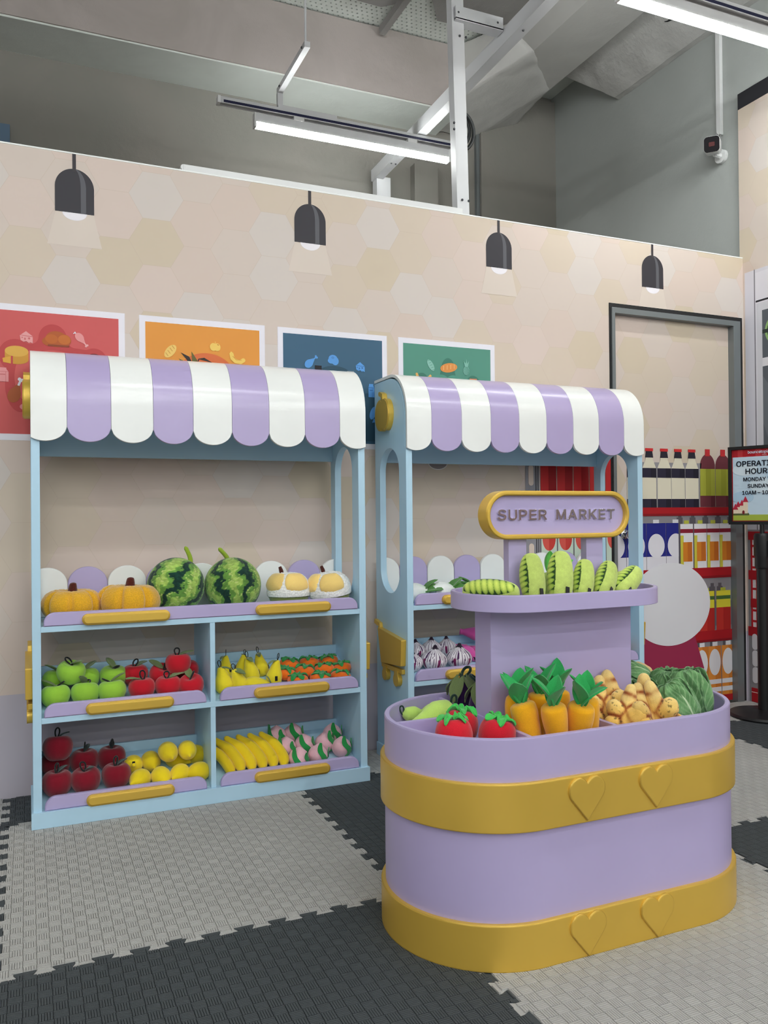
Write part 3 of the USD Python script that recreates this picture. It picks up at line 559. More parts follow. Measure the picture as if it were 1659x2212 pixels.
def poster(x0, x1, rgb, lab, motifs):
    p = base(thing('food_poster', lab, 'poster', ((x0+x1)/2, YW-.001, 1.57), group='food posters on the cream wall'), ((x0+x1)/2, YW-.001, 1.57))
    obj(p, 'sheet', bx(x0, x1, YW-.0012, YW-.0002, 1.315, 1.820), 'poster_white', False)
    art(p, 'picture', [(sbox(x0+.0235, 1.339, x1-.0235, 1.796), rgb)], on_wall(YW-.001))
    for nm, sh in motifs: art(p, nm, sh, on_wall(YW-.0022), lift=0 if nm in ('backdrop', 'sun_disc') else .0009, step=.00012)
paint('poster_white', (231, 229, 238), .5, bevel=0, var=.01)
def drum(x, z, s, rot, c, bone):                 # a drumstick of length ~s
    g = [(unary_union([ell(-.2*s, 0, .34*s, .26*s), Polygon([(0, .2*s), (.3*s, .06*s), (.3*s, -.06*s), (0, -.2*s)])]), c), (unary_union([sbox(.25*s, -.045*s, .5*s, .045*s), ell(.53*s, .06*s, .075*s, .07*s), ell(.53*s, -.06*s, .075*s, .07*s)]), bone)]
    return [(affinity.translate(affinity.rotate(a, rot, origin=(0, 0)), x, z), b) for a, b in g]
def cheese(x, z, s, c, d):
    t = [(Polygon([(-.5, .12), (-.02, .5), (.5, .1), (.5, -.5), (.3, -.42), (.2, -.5), (0, -.34), (-.2, -.42), (-.45, -.28)]), c), (Polygon([(-.5, .13), (.5, .02), (.5, .09), (-.5, .17)]), d), (ell(.22, -.1, .09, .09), d), (ell(-.1, -.16, .07, .1), d), (ell(-.32, -.05, .06, .05), d)]
    return [(affinity.translate(affinity.scale(a, s, s, origin=(0, 0)), x, z), b) for a, b in t]
def loaf(x, z, a, b, rot, c, d, n=4):
    o = [(ell(x, z, a, b, rot), c)]; t = math.radians(rot)
    for k in range(n):
        q = (k-(n-1)/2)*a*.42; cx, cz = x+q*math.cos(t), z+q*math.sin(t)
        o.append((affinity.rotate(sbox(cx-a*.035, cz-b*.35, cx+a*.035, cz+b*.6), rot-12, origin=(cx, cz)), d))
    return o
def blob(circles, r=.02): return unary_union([ell(*c) for c in circles]).buffer(r, 8).buffer(-2*r, 8).buffer(r, 8)
def milk(x, z, w, h, c, d): return [(Polygon([(x-w/2, z-h/2), (x+w/2, z-h/2), (x+w/2, z+h*.22), (x+w*.3, z+h*.4), (x+w*.3, z+h/2), (x-w*.4, z+h/2), (x-w*.4, z+h*.4), (x-w/2, z+h*.22)]), c), (sbox(x-w/2, z+h*.2, x+w/2, z+h*.235), d), (sbox(x-w*.3, z-.02*h, x+w*.2, z+.05*h), d), (sbox(x+w*.22, z-h/2, x+w*.26, z+h*.22), d)]
R0, R1, R2 = (205, 92, 92), (188, 70, 72), (206, 90, 88)
poster(-.152, .353, R0, 'red food poster with roast chicken and cheese at the far left of the wall', [
    ('backdrop', [(unary_union([blob([(.093, 1.70, .05, .055), (-.035, 1.63, .058, .06), (.10, 1.60, .10, .07), (-.02, 1.52, .052, .10), (.24, 1.63, .045, .045), (.17, 1.63, .08, .04)], .03)]), R1), (blob([(.10, 1.60, .10, .056), (.02, 1.55, .06, .10)], .02), (206, 94, 92)), (ell(.12, 1.58, .08, .05), R1)]),
    ('roast_chicken', [(blob([(.105, 1.70, .038, .03), (.135, 1.697, .022, .022), (.085, 1.69, .03, .018)], .008), (178, 92, 44)), (ell(.133, 1.70, .022, .018), (196, 110, 48)), (ell(.088, 1.70, .022, .017), (190, 102, 44)), (sbox(.075, 1.672, .15, 1.679), (140, 70, 44))]+drum(.158, 1.722, .03, 30, (196, 110, 48), (226, 228, 236))[1:]),
    ('cheese_wheel', [(unary_union([ell(-.032, 1.645, .04, .02), sbox(-.072, 1.615, .008, 1.645), ell(-.032, 1.615, .04, .018)]).difference(Polygon([(-.075, 1.60), (-.045, 1.632), (-.045, 1.59), (-.075, 1.58)])), (206, 150, 58)), (ell(-.032, 1.645, .04, .02), (220, 172, 78)), (Polygon([(-.08, 1.617), (-.052, 1.625), (-.052, 1.598), (-.078, 1.602)]), (222, 166, 66))]),
    ('cheese_wedge', cheese(.001, 1.70, .044, (228, 160, 160), (206, 110, 112))), ('small_drumstick', drum(.194, 1.705, .055, -50, (228, 150, 150), (232, 170, 170))),
    ('steak', [(ell(.240, 1.636, .028, .018), (96, 34, 40)), (ell(.246, 1.642, .007, .007), (232, 230, 232))]), ('drumstick', drum(-.035, 1.498, .085, 68, (168, 88, 48), (226, 228, 236))), ('milk_carton', milk(-.078, 1.556, .036, .052, (226, 150, 152), (204, 110, 112))), ('splash', [(blob([(-.005, 1.44, .018, .012), (.004, 1.43, .012, .014)], .004), (220, 138, 140))])])
O0 = (226, 152, 66)
poster(.407, .912, O0, 'orange food poster with a pineapple top above the left awning', [
    ('sun_disc', [(ell(.67, 1.575, .125, .112), (216, 112, 64))]), ('loaf', loaf(.526, 1.685, .031, .017, 50, (236, 200, 112), (196, 140, 70))),
    ('apple', [(unary_union([ell(.697, 1.714, .014, .016), ell(.712, 1.714, .014, .016)]), (240, 202, 104)), (sbox(.7035, 1.728, .7055, 1.737), (240, 202, 104)), (ell(.716, 1.724, .004, .002, -30), (200, 130, 60))]),
    ('bananas', [(LineString([(.771, 1.69), (.775, 1.672), (.788, 1.662), (.808, 1.660), (.820, 1.668)]).buffer(.0085, 6), (240, 204, 104)), (LineString([(.776, 1.682), (.79, 1.668), (.812, 1.668)]).buffer(.001), (206, 150, 66)), (sbox(.767, 1.69, .773, 1.70), (240, 204, 104))]),
    ('pineapple_crown', [(Polygon([(.614, 1.640), (.600, 1.668), (.566, 1.683), (.590, 1.655), (.600, 1.62)]), (52, 46, 44)), (Polygon([(.612, 1.63), (.609, 1.690), (.632, 1.655), (.628, 1.62)]), (104, 102, 58)), (Polygon([(.625, 1.62), (.640, 1.660), (.692, 1.650), (.660, 1.668), (.636, 1.662)]), (52, 46, 44)), (Polygon([(.60, 1.62), (.585, 1.648), (.558, 1.658), (.575, 1.636), (.58, 1.61)]), (104, 102, 58)), (sbox(.595, 1.55, .65, 1.63), (60, 52, 46))])])
B0, BL = (62, 98, 124), (92, 156, 222)
poster(.967, 1.467, B0, 'blue food poster with a steak and cheese between the two awnings', [
    ('backdrop', [(ell(1.22, 1.615, .09, .056), (48, 80, 98)), (sbox(1.36, 1.35, 1.42, 1.56), (48, 82, 102))]), ('small_drumstick', drum(1.112, 1.682, .062, 42, BL, BL)), ('steak', [(blob([(1.212, 1.702, .02, .016), (1.222, 1.692, .016, .018), (1.204, 1.692, .016, .012)], .006), BL), (ell(1.211, 1.706, .0055, .004), (60, 100, 160)), (ell(1.211, 1.706, .0035, .0024), BL)]),
    ('cheese_wedge', cheese(1.338, 1.674, .042, BL, (66, 116, 176))), ('bottle_cap', [(sbox(1.13, 1.642, 1.16, 1.668), (30, 28, 34)), (sbox(1.13, 1.62, 1.16, 1.643), (220, 168, 90))]), ('jar_lid', [(sbox(1.277, 1.636, 1.309, 1.653), (150, 158, 164)), (sbox(1.280, 1.61, 1.306, 1.634), (130, 138, 146))]), ('orange_slice', [(Polygon([(1.195, 1.63), (1.212, 1.651), (1.222, 1.65), (1.222, 1.62)]), (228, 172, 92))]),
    ('blue_carton', milk(1.39, 1.573, .028, .058, BL, (62, 116, 180))), ('blue_fish', [(ell(1.397, 1.475, .014, .03, -20), BL), (Polygon([(1.40, 1.452), (1.392, 1.432), (1.414, 1.436)]), BL)])])
G0, G1 = (86, 146, 128), (66, 122, 106)
poster(1.523, 2.020, G0, 'green food poster with a loaf of bread above the right awning', [
    ('backdrop', [(blob([(1.772, 1.69, .034, .052), (1.77, 1.62, .17, .03), (1.638, 1.635, .03, .032), (1.902, 1.635, .034, .034), (1.77, 1.66, .04, .04)], .018), G1), (unary_union([ell(1.735, 1.615, .05, .05), ell(1.80, 1.615, .048, .05)]), (84, 150, 132)), (ell(1.772, 1.61, .045, .036), G1)]), ('loaf', loaf(1.775, 1.698, .044, .021, 10, (222, 146, 76), (240, 186, 124))),
    ('small_loaf', loaf(1.683, 1.704, .028, .013, -58, (140, 192, 178), (92, 150, 134), 5)),
    ('pineapple', [(ell(1.866, 1.690, .016, .021), (130, 186, 170))]+[(affinity.rotate(sbox(1.848+.006*k, 1.66, 1.8488+.006*k, 1.72), r, origin=(1.866, 1.69)).intersection(ell(1.866, 1.69, .016, .021)), G0) for k in range(7) for r in (35, -35)]+[(Polygon([(1.858, 1.708), (1.852, 1.735), (1.862, 1.722), (1.866, 1.744), (1.870, 1.722), (1.880, 1.735), (1.874, 1.708)]), (130, 186, 170))]),
    ('jam_jar', [(sbox(1.884, 1.642, 1.922, 1.655), (226, 130, 96)), (sbox(1.886, 1.61, 1.92, 1.643), (236, 224, 220)), (ell(1.903, 1.622, .016, .012), (120, 40, 40))]), ('bananas', [(LineString([(1.612, 1.66), (1.618, 1.645), (1.645, 1.632), (1.668, 1.642), (1.68, 1.655)]).buffer(.006, 5), (226, 176, 104))])])
art(wall, 'printed_oval', [(ell(1.716, 1.262, .05, .032), (226, 222, 220)), (ell(1.716, 1.262, .046, .028), (150, 140, 140))], on_wall())

# the printed supermarket shelves: on the wall left of the door, on the door leaf and on the side wall
LEAF = YW+.028
dk = LEAF/YW
def DU(g): return affinity.affine_transform(g, [dk, 0, 0, dk, 0, 1.02*(1-dk)])
LIFT = {'printed_backing': 0, 'printed_silhouette': .0009, 'printed_shelf': .0028, 'printed_oval': .006, 'printed_panel': .0045}
def door_art(nm, sh, step=.00025): art(door, nm, [(DU(g).intersection(sbox(DX0+.031, .006, DX1-.071, 2)), c) for g, c in sh], on_wall(LEAF-.0006), lift=LIFT.get(nm, .0014), step=step)
def wall_art(nm, sh, x1=DX0-.001): art(wall, nm, [(g.intersection(sbox(2.1, 0, x1, 2)), c) for g, c in sh], on_wall(YW-.0006), lift=LIFT.get(nm, .0014))
SH, SIL, SIL2 = (172, 26, 34), (112, 108, 114), (140, 137, 142)
rows = [(1.009, 1.053), (.676, .732), (.337, .396), (0, .048)]
for put, u0, u1 in ((door_art, 2.70, 3.60), (wall_art, 2.262, DX0)):
    put('printed_backing', [(sbox(u0, 0, u1, 1.01), SIL2)]+([(sbox(u0, z0, u1, z0+.13 if z0 else .2), SIL) for z0 in (.78, .42, .08)]))
for i, x in enumerate((2.835, 2.933, 3.031, 3.124, 3.218)):
    h = .045
    door_art('printed_bottle', [(Polygon([(x+.046, 1.055), (x+.054, 1.055), (x+.054, 1.2), (x+.066, 1.286), (x+.034, 1.286), (x+.046, 1.2)]), (150, 146, 150)), (Polygon([(x-h, 1.053), (x-h, 1.255), (x-.024, 1.300), (x-.020, 1.335), (x+.020, 1.335), (x+.024, 1.300), (x+h, 1.255), (x+h, 1.053)]), (226, 218, 196)),
        (sbox(x-h, 1.207, x+h, 1.263).intersection(sbox(x-h, 1, x+h, 1.256)), (44, 40, 58)), (sbox(x-h, 1.053, x+h, 1.097), (44, 40, 58)), (Polygon([(x-.026, 1.310), (x-.019, 1.348), (x+.019, 1.348), (x+.026, 1.310)]), (44, 40, 52)), (sbox(x-.025, 1.343, x+.025, 1.358), (206, 48, 50)), (sbox(x+.012, 1.207, x+h, 1.256), (34, 30, 44)), (sbox(x+.012, 1.053, x+h, 1.097), (34, 30, 44))])
for x in (3.327, 3.435):
    h = .052
    door_art('printed_bottle', [(unary_union([sbox(x-h, 1.055, x+h, 1.27), ell(x, 1.268, h, .068)]), (112, 54, 62)), (sbox(x-h, 1.114, x+h, 1.257), (170, 172, 62)), (sbox(x-.012, 1.114, x+.022, 1.257), (156, 158, 52)), (sbox(x+.022, 1.055, x+h, 1.114), (96, 42, 50)), (sbox(x-.016, 1.325, x+.016, 1.362), (196, 50, 54))])
for k in range(6):
    x = 2.722+.129*k-.006
    if x > 3.13: break
    door_art('printed_box', [(sbox(x-.063, .732, x+.063, .972).intersection(sbox(0, 0, 3.122, 9)), (226, 224, 232)), (sbox(x-.063, .800, x+.063, .972).intersection(sbox(0, 0, 3.122, 9)), (36, 42, 132)), (ell(x, .855, .054, .062).intersection(sbox(0, 0, 3.122, 9)), (228, 226, 234)), (sbox(x-.02, .972, x+.018, .99), (222, 220, 226))])
for x in (3.178, 3.272, 3.362, 3.450):
    door_art('printed_carton', [(sbox(x-.043, .728, x+.043, .966), (230, 228, 232)), (sbox(x-.043, .918, x+.043, .939), (140, 34, 52)), (sbox(x-.043, .728, x-.022, .905), (208, 200, 72)), (sbox(x-.026, .768, x+.036, .870), (214, 130, 42)), (sbox(x+.004, .768, x+.036, .870), (196, 108, 36)), (sbox(x-.018, .966, x+.014, .984), (188, 190, 74))])
for x in (3.15, 3.265, 3.3135, 3.4285):
    if x in (3.265,): continue
    door_art('printed_carton', [(sbox(x-.05, .396, x+.05, .606), (196, 52, 44)), (sbox(x-.05, .516, x+.05, .606), (224, 214, 60)), (sbox(x-.05, .560, x+.05, .579), (74, 110, 56)), (sbox(x+.0, .396, x+.05, .516), (178, 40, 36)), (sbox(x-.02, .606, x+.014, .622), (178, 184, 60))])
for x in (3.185, 3.273, 3.363, 3.457):
    door_art('printed_carton', [(sbox(x-.044, .048, x+.044, .312), (222, 140, 58)), (sbox(x+.004, .048, x+.044, .312), (206, 122, 46)), (ell(x, .226, .040, .070), (228, 226, 230)), (sbox(x-.044, .110, x+.044, .134), (226, 224, 228)), (sbox(x-.044, .068, x+.044, .092), (226, 224, 228)), (sbox(x-.016, .312, x+.018, .334), (228, 226, 230))])
steps = []
for z, xs in ((.97, np.arange(3.10, 3.5, .088)), (.60, (3.205, 3.318, 3.372, 3.49)), (.31, np.arange(3.14, 3.55, .09))):
    for x in xs: steps += [(unary_union([sbox(x+.012, z-.25 if z > .9 else z-.2, x+.052, z+.03), sbox(x+.022, z+.02, x+.044, z+.048)]), (92, 88, 94))]
door_art('printed_silhouette', steps, 0.)
door_art('printed_oval', [(ell(3.062, .55, .268, .215), (230, 230, 235))]); door_art('printed_panel', [(Polygon([(2.80, .05), (2.84, .385), (3.22, .385), (3.285, .20), (3.20, .17), (3.20, .05)]).difference(ell(3.062, .55, .268, .215)), (160, 48, 82))])
for a, b in rows: door_art('printed_shelf', [(sbox(2.70, a, 3.60, b), SH), (sbox(2.70, a, 3.60, a+.012), (140, 20, 30))])
wall_art('printed_upright', [(sbox(2.183, 0, 2.262, 1.36), (150, 148, 154))]+[(LineString([(2.213, z), (2.213, z+.07)]).buffer(.014, 8), (224, 206, 192)) for z in np.arange(.05, 1.3, .125)]+[(sbox(2.240, 0, 2.243, 1.36), (70, 68, 74)), (sbox(2.252, 0, 2.254, 1.36), (80, 78, 84))])
for k in range(5):
    x = 2.314+.0965*k
    wall_art('printed_box', [(sbox(x-.0455, 1.055, x+.0455, 1.36), (196, 44, 46)), (sbox(x, 1.055, x+.0455, 1.36), (158, 22, 30)), (sbox(x-.0455, 1.055, x+.0455, 1.135), (206, 178, 66)), (sbox(x, 1.055, x+.0455, 1.135), (172, 142, 50))])
    wall_art('printed_box', [(sbox(x-.0445, .732, x+.0445, .985), (206, 222, 206)), (ell(x, .905, .0375, .058), (222, 92, 80)), (ell(x, .905, .0375, .058).intersection(sbox(x, 0, x+1, 2)), (206, 66, 58))])
    wall_art('printed_box', [(sbox(x-.0445, .396, x+.0445, .62), (216, 206, 96)), (sbox(x-.0445, .45, x+.0445, .52), (176, 52, 48))]); wall_art('printed_box', [(sbox(x-.0445, .048, x+.0445, .3), (214, 132, 62)), (ell(x, .2, .03, .05), (228, 226, 230))])
for a, b in rows: wall_art('printed_shelf', [(sbox(2.262, a, DX0, b), SH)])
def side_art(nm, sh): art(sw, nm, [(affinity.scale(g, -1, 1, origin=(0, 0)), c) for g, c in sh], on_side, step=.00008)
side_art('printed_fridge', [(sbox(2.2, .93, 3.318, 2.328), (216, 214, 224)), (sbox(3.250, .93, 3.256, 2.33), (120, 118, 126)), (sbox(2.2, .93, 3.246, 2.31), (226, 224, 233)), (sbox(2.2, 2.150, 3.246, 2.160), (40, 40, 46)), (sbox(2.2, .93, 3.240, 2.143), (214, 214, 222)), (sbox(2.2, .93, 3.205, 2.10), (92, 98, 106)), (Polygon([(2.6, .93), (3.0, .93), (3.205, 1.5), (3.205, 1.75)]), (108, 114, 122)),
                           (ell(3.10, 1.985, .088, .085), (150, 190, 120)), (ell(3.10, 1.985, .074, .071), (62, 84, 64)), (ell(3.10, 1.985, .062, .059), (176, 186, 168)), (sbox(2.9, 1.975, 3.205, 1.995), (50, 60, 56)), (sbox(2.2, 1.80, 3.205, 1.845), (226, 225, 232)), (sbox(2.2, 1.30, 3.205, 1.345), (226, 225, 232))])
bask = []
for z in np.arange(.43, .86, .058): bask += [(sbox(2.2, z, 3.30, z+.012), (186, 34, 44))]
for y in np.arange(2.2, 3.30, .034): bask += [(sbox(y, .40, y+.009, .88), (186, 34, 44))]
side_art('printed_baskets', [(sbox(2.2, 0, 3.318, .93), (150, 146, 150)), (sbox(2.2, .40, 3.300, .90), (232, 230, 232))]+bask+[(sbox(2.2, .875, 3.312, .92), (176, 28, 38)), (sbox(2.2, .66, 3.312, .71), (176, 28, 38)), (sbox(2.2, .51, 3.30, .555), (176, 28, 38)), (sbox(2.2, .355, 3.318, .405), (176, 28, 38)), (sbox(2.2, 0, 3.30, .075), (176, 28, 38)), (sbox(2.2, .05, 3.30, .054), (236, 210, 200))]+[(LineString([(y, z), (y, z+.05)]).buffer(.018, 8), (222, 220, 224)) for y in (3.275,) for z in (.12, .21, .30)])

# ------------------------------------------------------------------ sign stand at the right
cx_, cy_ = 3.385, 3.03
st = base(thing('sign_stand', 'black post stand holding an operating hours sign in front of the door', 'sign stand', (cx_, cy_, 0)), (cx_, cy_, 0))
prof = lambda pts: trimesh.creation.revolve(np.array(pts), sections=40)
tr_ = lambda m: m.apply_translation((cx_, cy_, 0))
obj(st, 'base', tr_(prof([(0, 0), (.165, 0), (.168, .008), (.16, .018), (.05, .034), (.0, .036)])), 'black_plastic', 35)
obj(st, 'pole', tr_(prof([(0, .03), (.0285, .03), (.0285, .76), (0, .76)])), 'black_plastic', 35)
hd = obj(st, 'head', tr_(prof([(0, .74), (.032, .74), (.036, .75), (.036, .80), (.040, .806), (.040, .905), (.034, .918), (0, .918)])), 'black_plastic', 35, label='belt head of the post')
obj(hd, 'belt_slot', bx(cx_-.012, cx_+.012, cy_-.062, cy_-.034, .80, .88), 'black_plastic', False)
obj(st, 'stem', tr_(prof([(0, .91), (.011, .91), (.011, .9615), (0, .9615)])), 'black_plastic', 35)
ang = math.radians(99+0)          # the frame faces the counter; its right edge comes towards the camera
fd = np.array((-math.sin(math.radians(-20)), -math.cos(math.radians(-20)), 0)); fn_ = np.array((-math.cos(math.radians(-20)), math.sin(math.radians(-20)), 0))
def on_frame(v): return np.array((cx_, cy_, 0))+(v[:, :1]-.012)*fd+v[:, 2:]*fn_+np.c_[np.zeros((len(v), 2)), v[:, 1]]
FW, F0, F1 = .152, .962, 1.360
ff = lambda m: (on_frame(arr(m)[0]), arr(m)[1])
fo = sbox(-FW, F0, FW, F1)
obj(st, 'frame', ff(ext_z(fo.difference(sbox(-FW+.016, F0+.016, FW-.016, F1-.016)), -.012, .012)), 'black_plastic', False)
ps_ = obj(st, 'back_plate', ff(ext_z(sbox(-FW+.012, F0+.012, FW-.012, F1-.012), -.008, 0)), 'black_plastic', False)
W0, H0, H1 = FW-.016, F0+.016, F1-.016
red, sky = (178, 34, 44), (196, 216, 232)
pic = [(sbox(-W0, H0, W0, H1), red), (sbox(-W0+.004, H0+.004, W0, H1-.038), sky)]
for k in range(0, 6, 2): pic.append((sbox(-W0+.03+k*.045, H1-.038, -W0+.055+k*.045, H1), (196, 58, 64)))
for x, z, a, b, c in ((-.10, 1.24, .09, .03, (214, 228, 238)), (.05, 1.16, .12, .04, (212, 226, 236)), (-.12, 1.10, .08, .03, (176, 204, 226)), (.12, 1.21, .07, .04, (180, 206, 226))): pic.append((ell(x*.7, z, a*.7, b).intersection(sbox(-W0+.004, H0+.004, W0, H1-.038)), c))
pic.append((sbox(-W0+.004, H0+.004, W0, H0+.034), (168, 184, 72))); pic.append((ell(-.1, H0+.034, .05, .02).intersection(sbox(-W0+.004, H0+.03, W0, 2)), (92, 104, 62)))
for x, z, h in ((-.105, H0+.05, .035), (-.086, H0+.05, .042), (-.068, H0+.05, .06), (-.119, H0+.05, .022)): pic += [(sbox(x-.011, z-.01, x+.011, z+h-.012), (232, 214, 190)), (Polygon([(x-.014, z+h-.012), (x, z+h+.018), (x+.014, z+h-.012)]), (186, 44, 66))]
pic.append((ell(-.078, H0+.046, .006, .010), (120, 40, 44)))
art(ps_, 'sign_sheet', pic, on_frame, th=.0008, mat='sign_print', label='printed sheet with opening hours')
def words(t, h, zc, xc, rgb, bold=True, z=.0042, squeeze=1.):
    m = meshkit.text_mesh(t, h, .0004, bold=bold); v = m.vertices; v[:, 0] -= (v[:, 0].max()+v[:, 0].min())/2
    v = np.c_[v[:, 0]*squeeze+xc, v[:, 1]+zc, v[:, 2]+z]
    obj(ps_, 'lettering', (on_frame(v), m.faces), 'sign_print', False, col=np.tile(lin(rgb), (len(v), 1)), label='lettering '+t)
INK = (18, 20, 34)
words('OPERATING', .026, 1.258, .0, INK, squeeze=1.08); words('HOURS', .026, 1.219, .0, INK, squeeze=1.08)
words('MONDAY TO', .0185, 1.182, .0, INK, squeeze=1.0); words('SUNDAY:', .0185, 1.148, .0, INK, squeeze=1.0); words('10AM – 10PM', .0185, 1.114, .0, INK, squeeze=1.0)
words('bouncetopia', .0135, 1.322, .0, (222, 222, 240)); words('malaysia', .004, 1.312, .028, (240, 225, 225), bold=False)

# ------------------------------------------------------------------ soft toys
def lobes(ph, n, depth, w, off=0.):
    d = np.abs((ph-off)/(2*math.pi)*n % 1-.5); d = .5-d           # 0 on a seam
    return 1-depth*np.exp(-(d/w)**2)
def squash(R, H, dim=.16, n=5, seam=.03, pw=.8, belly=0., wob=.02, seed=0, nu=48, nv=30):
    def fn(ph, s):
        t = math.pi*s; r = R*np.sin(t).clip(0)**pw*(1+belly*np.cos(t))*lobes(ph, n, seam, .07)
        q = r/R; z = H/2*(1-np.cos(t))
        z = z-np.where(s > .5, dim*H*np.exp(-(q/.38)**2), -dim*.5*H*np.exp(-(q/.35)**2))
        V = np.c_[r*np.cos(ph), r*np.sin(ph), z]; w = meshkit.fbm(V*26/max(R*20, .5)+seed*3.7, 3, seed)-.5
        V[:, :2] *= (1+wob*2*w)[:, None]; return V
    return surf(nu, nv, fn)
def lathe(prof, n=32, bend=None, wob=.015, seed=0, nv=30):
    """prof: (radius, z) control points from bottom to top"""
    P = np.array(prof, float); t = np.linspace(0, 1, len(P))
    from scipy.interpolate import PchipInterpolator as PI_
    fr_, fz = PI_(t, P[:, 0]), PI_(t, P[:, 1])
    def fn(ph, s):
        r = np.maximum(fr_(s), 0); z = fz(s); V = np.c_[r*np.cos(ph), r*np.sin(ph), z]
        V[:, :2] *= (1+2*wob*(meshkit.fbm(V*30+seed, 3, seed)-.5))[:, None]
        return V if bend is None else bend(V)
    return surf(n, nv, fn)
def loop(w=.018, h=.034, r=.0028, tilt=(0, 0, 0), loc=(0, 0, 0)):
    t = np.linspace(0, 1, 26); a = 2*math.pi*t
    P = np.c_[w/2*np.sin(a)*(1-np.cos(a))**.5*.75, np.zeros(26), h/2*(1-np.cos(a))]
    return xf(tube(P, r, 7), loc, tilt)
def cap(R, H, r0, r1, n, lift=.004, th=.003, edge=.010, seed=0, dim=.16):
    """felt star calyx draped on a squashed toy of radius R and height H"""
    def fn(u, v):
        ph = 2*math.pi*u; rr = v*(r0+(r1-r0)*np.abs(np.cos(n*ph/2))**1.6)
        q = (rr/R).clip(0, .97); z = H/2*(1+np.sqrt(1-q**2.4))-dim*H*np.exp(-(q/.38)**2)+lift+edge*(v**3)*np.sin(3*ph+seed+5*u)**2
        return np.stack([rr*np.cos(ph), rr*np.sin(ph), z], -1)
    u, v = np.meshgrid(np.linspace(0, 1, 50), np.linspace(.02, 1, 7), indexing='ij')
    return sheet(50, 7, lambda a, b: fn(a, .02+.98*b), th)
def add(name, builder, cat, group, items):
    src = None; out = []
    for it in items:
        loc, lab = it[0], it[1]; rot = it[2] if len(it) > 2 else (0, 0, 0); sc = it[3] if len(it) > 3 else 1.
        sc = (sc,)*3 if np.ndim(sc) == 0 else sc
        if src is None:
            src = thing(name, lab, cat, loc, rot, tuple(sc) if tuple(sc) != (1., 1., 1.) else (1, 1, 1), group); builder(src)
        else: copy(src, lab, loc, rot, tuple(sc) if tuple(sc) != (1., 1., 1.) else (1, 1, 1), group)
    return src
def eul(R):
    e = np.eye(4); e[:3, :3] = R; return tuple(np.degrees(trimesh.transformations.euler_from_matrix(e, 'sxyz')))
def ty(shelf, y): return tray_z(shelf, y)
M_, B_ = .361, .053

# --- top shelf of the left stall
def pumpkin(p):
    def fn(ph, s):
        t = math.pi*s; r = .105*np.sin(t).clip(0)**.62*lobes(ph, 7, .15, .10); q = r/.105; z = .06*(1-np.cos(t))-np.where(s > .5, .022*np.exp(-(q/.4)**2), 0)
        V = np.c_[r*np.cos(ph), r*np.sin(ph), z]; w = meshkit.fbm(V*260, 2, 4)-.5; return V*(1+.035*w)[:, None]
    obj(p, 'body', surf(120, 54, fn), 'terry_yellow', True)
    st_ = lathe([(.0, .088), (.022, .092), (.017, .108), (.014, .124), (.010, .136), (0, .139)], 28, lambda V: V+np.c_[.10*(V[:, 2]-.09), np.zeros((len(V), 2))], .12, 3)
    obj(p, 'stem', st_, 'terry_brown', True, label='dark brown fuzzy stem')
add('pumpkin_toy', pumpkin, 'pumpkin', 'yellow plush pumpkins on the top shelf', [((.142, 3.082, .664), 'yellow fuzzy plush pumpkin at the left end of the top shelf', (0, 0, 8), .97), ((.330, 3.062, .664), 'yellow fuzzy plush pumpkin beside the watermelon on the top shelf', (0, 3, 42), 1.06)])
def melon(p):
    A = rotm(0, 38, 20)
    def fn(ph, s):
        t = math.pi*s; V = .105*np.c_[np.sin(t)*np.cos(ph), np.sin(t)*np.sin(ph), -np.cos(t)]; return V*(lobes(ph, 6, .012, .05))[:, None]
    v, f = surf(150, 110, fn); a = np.arctan2(v[:, 1], v[:, 0]); n1 = meshkit.fbm(v*30, 4, 9); n2 = meshkit.fbm(v*95, 4, 2); n3 = meshkit.noise(v*150, 5)
    d = np.abs((a/(2*math.pi)*6+.55*(n1-.5)*1.6+10) % 1-.5)              # .5 at stripe centre
    dark = d > .36-.30*(n2-.5)
    mid = d > .15
    base_ = np.where(mid[:, None], np.array((104, 152, 66.)), np.array((160, 192, 92.)))
    base_ = base_*(1+.55*(n2-.5))[:, None]; base_[n3 > .80] = (190, 214, 120)
    vein = (np.abs(n1-.5) < .012) & ~mid; base_[vein] = (196, 212, 130)
    c = np.where(dark[:, None], np.array((20, 56, 46.))*(1+.5*(n3-.5))[:, None], base_).clip(0, 255)
    obj(p, 'body', (v@A.T+(0, 0, .105), f), 'printed_plush', True, col=lin(c))
    top = (A@np.array((0, 0, .105)))+np.array((0, 0, .105))
    obj(p, 'stem', tube(smoothpath([top-(0.006, 0, .012), top+(-.004, 0, .02), top+(-.014, 0, .045), top+(-.022, 0, .062)], 16), np.r_[np.linspace(.0095, .008, 13), .0085, .007, .003], 10), 'melon_stem', True, label='light green stem')
    obj(p, 'tag', xf(trimesh.creation.box((.012, .002, .016)), top+np.array((-.05, 0, -.004)), (0, -30, 20)), 'tag_black', False)
add('watermelon_toy', melon, 'watermelon', 'plush watermelons on the top shelf', [((.508, 3.128, .664), 'striped plush watermelon with an upright stem, right of the pumpkins', (0, 0, 0), 1.0), ((.764, 3.122, .664), 'striped plush watermelon with a curled stem, left of the durians', (-14, -20, 40), 1.02)])
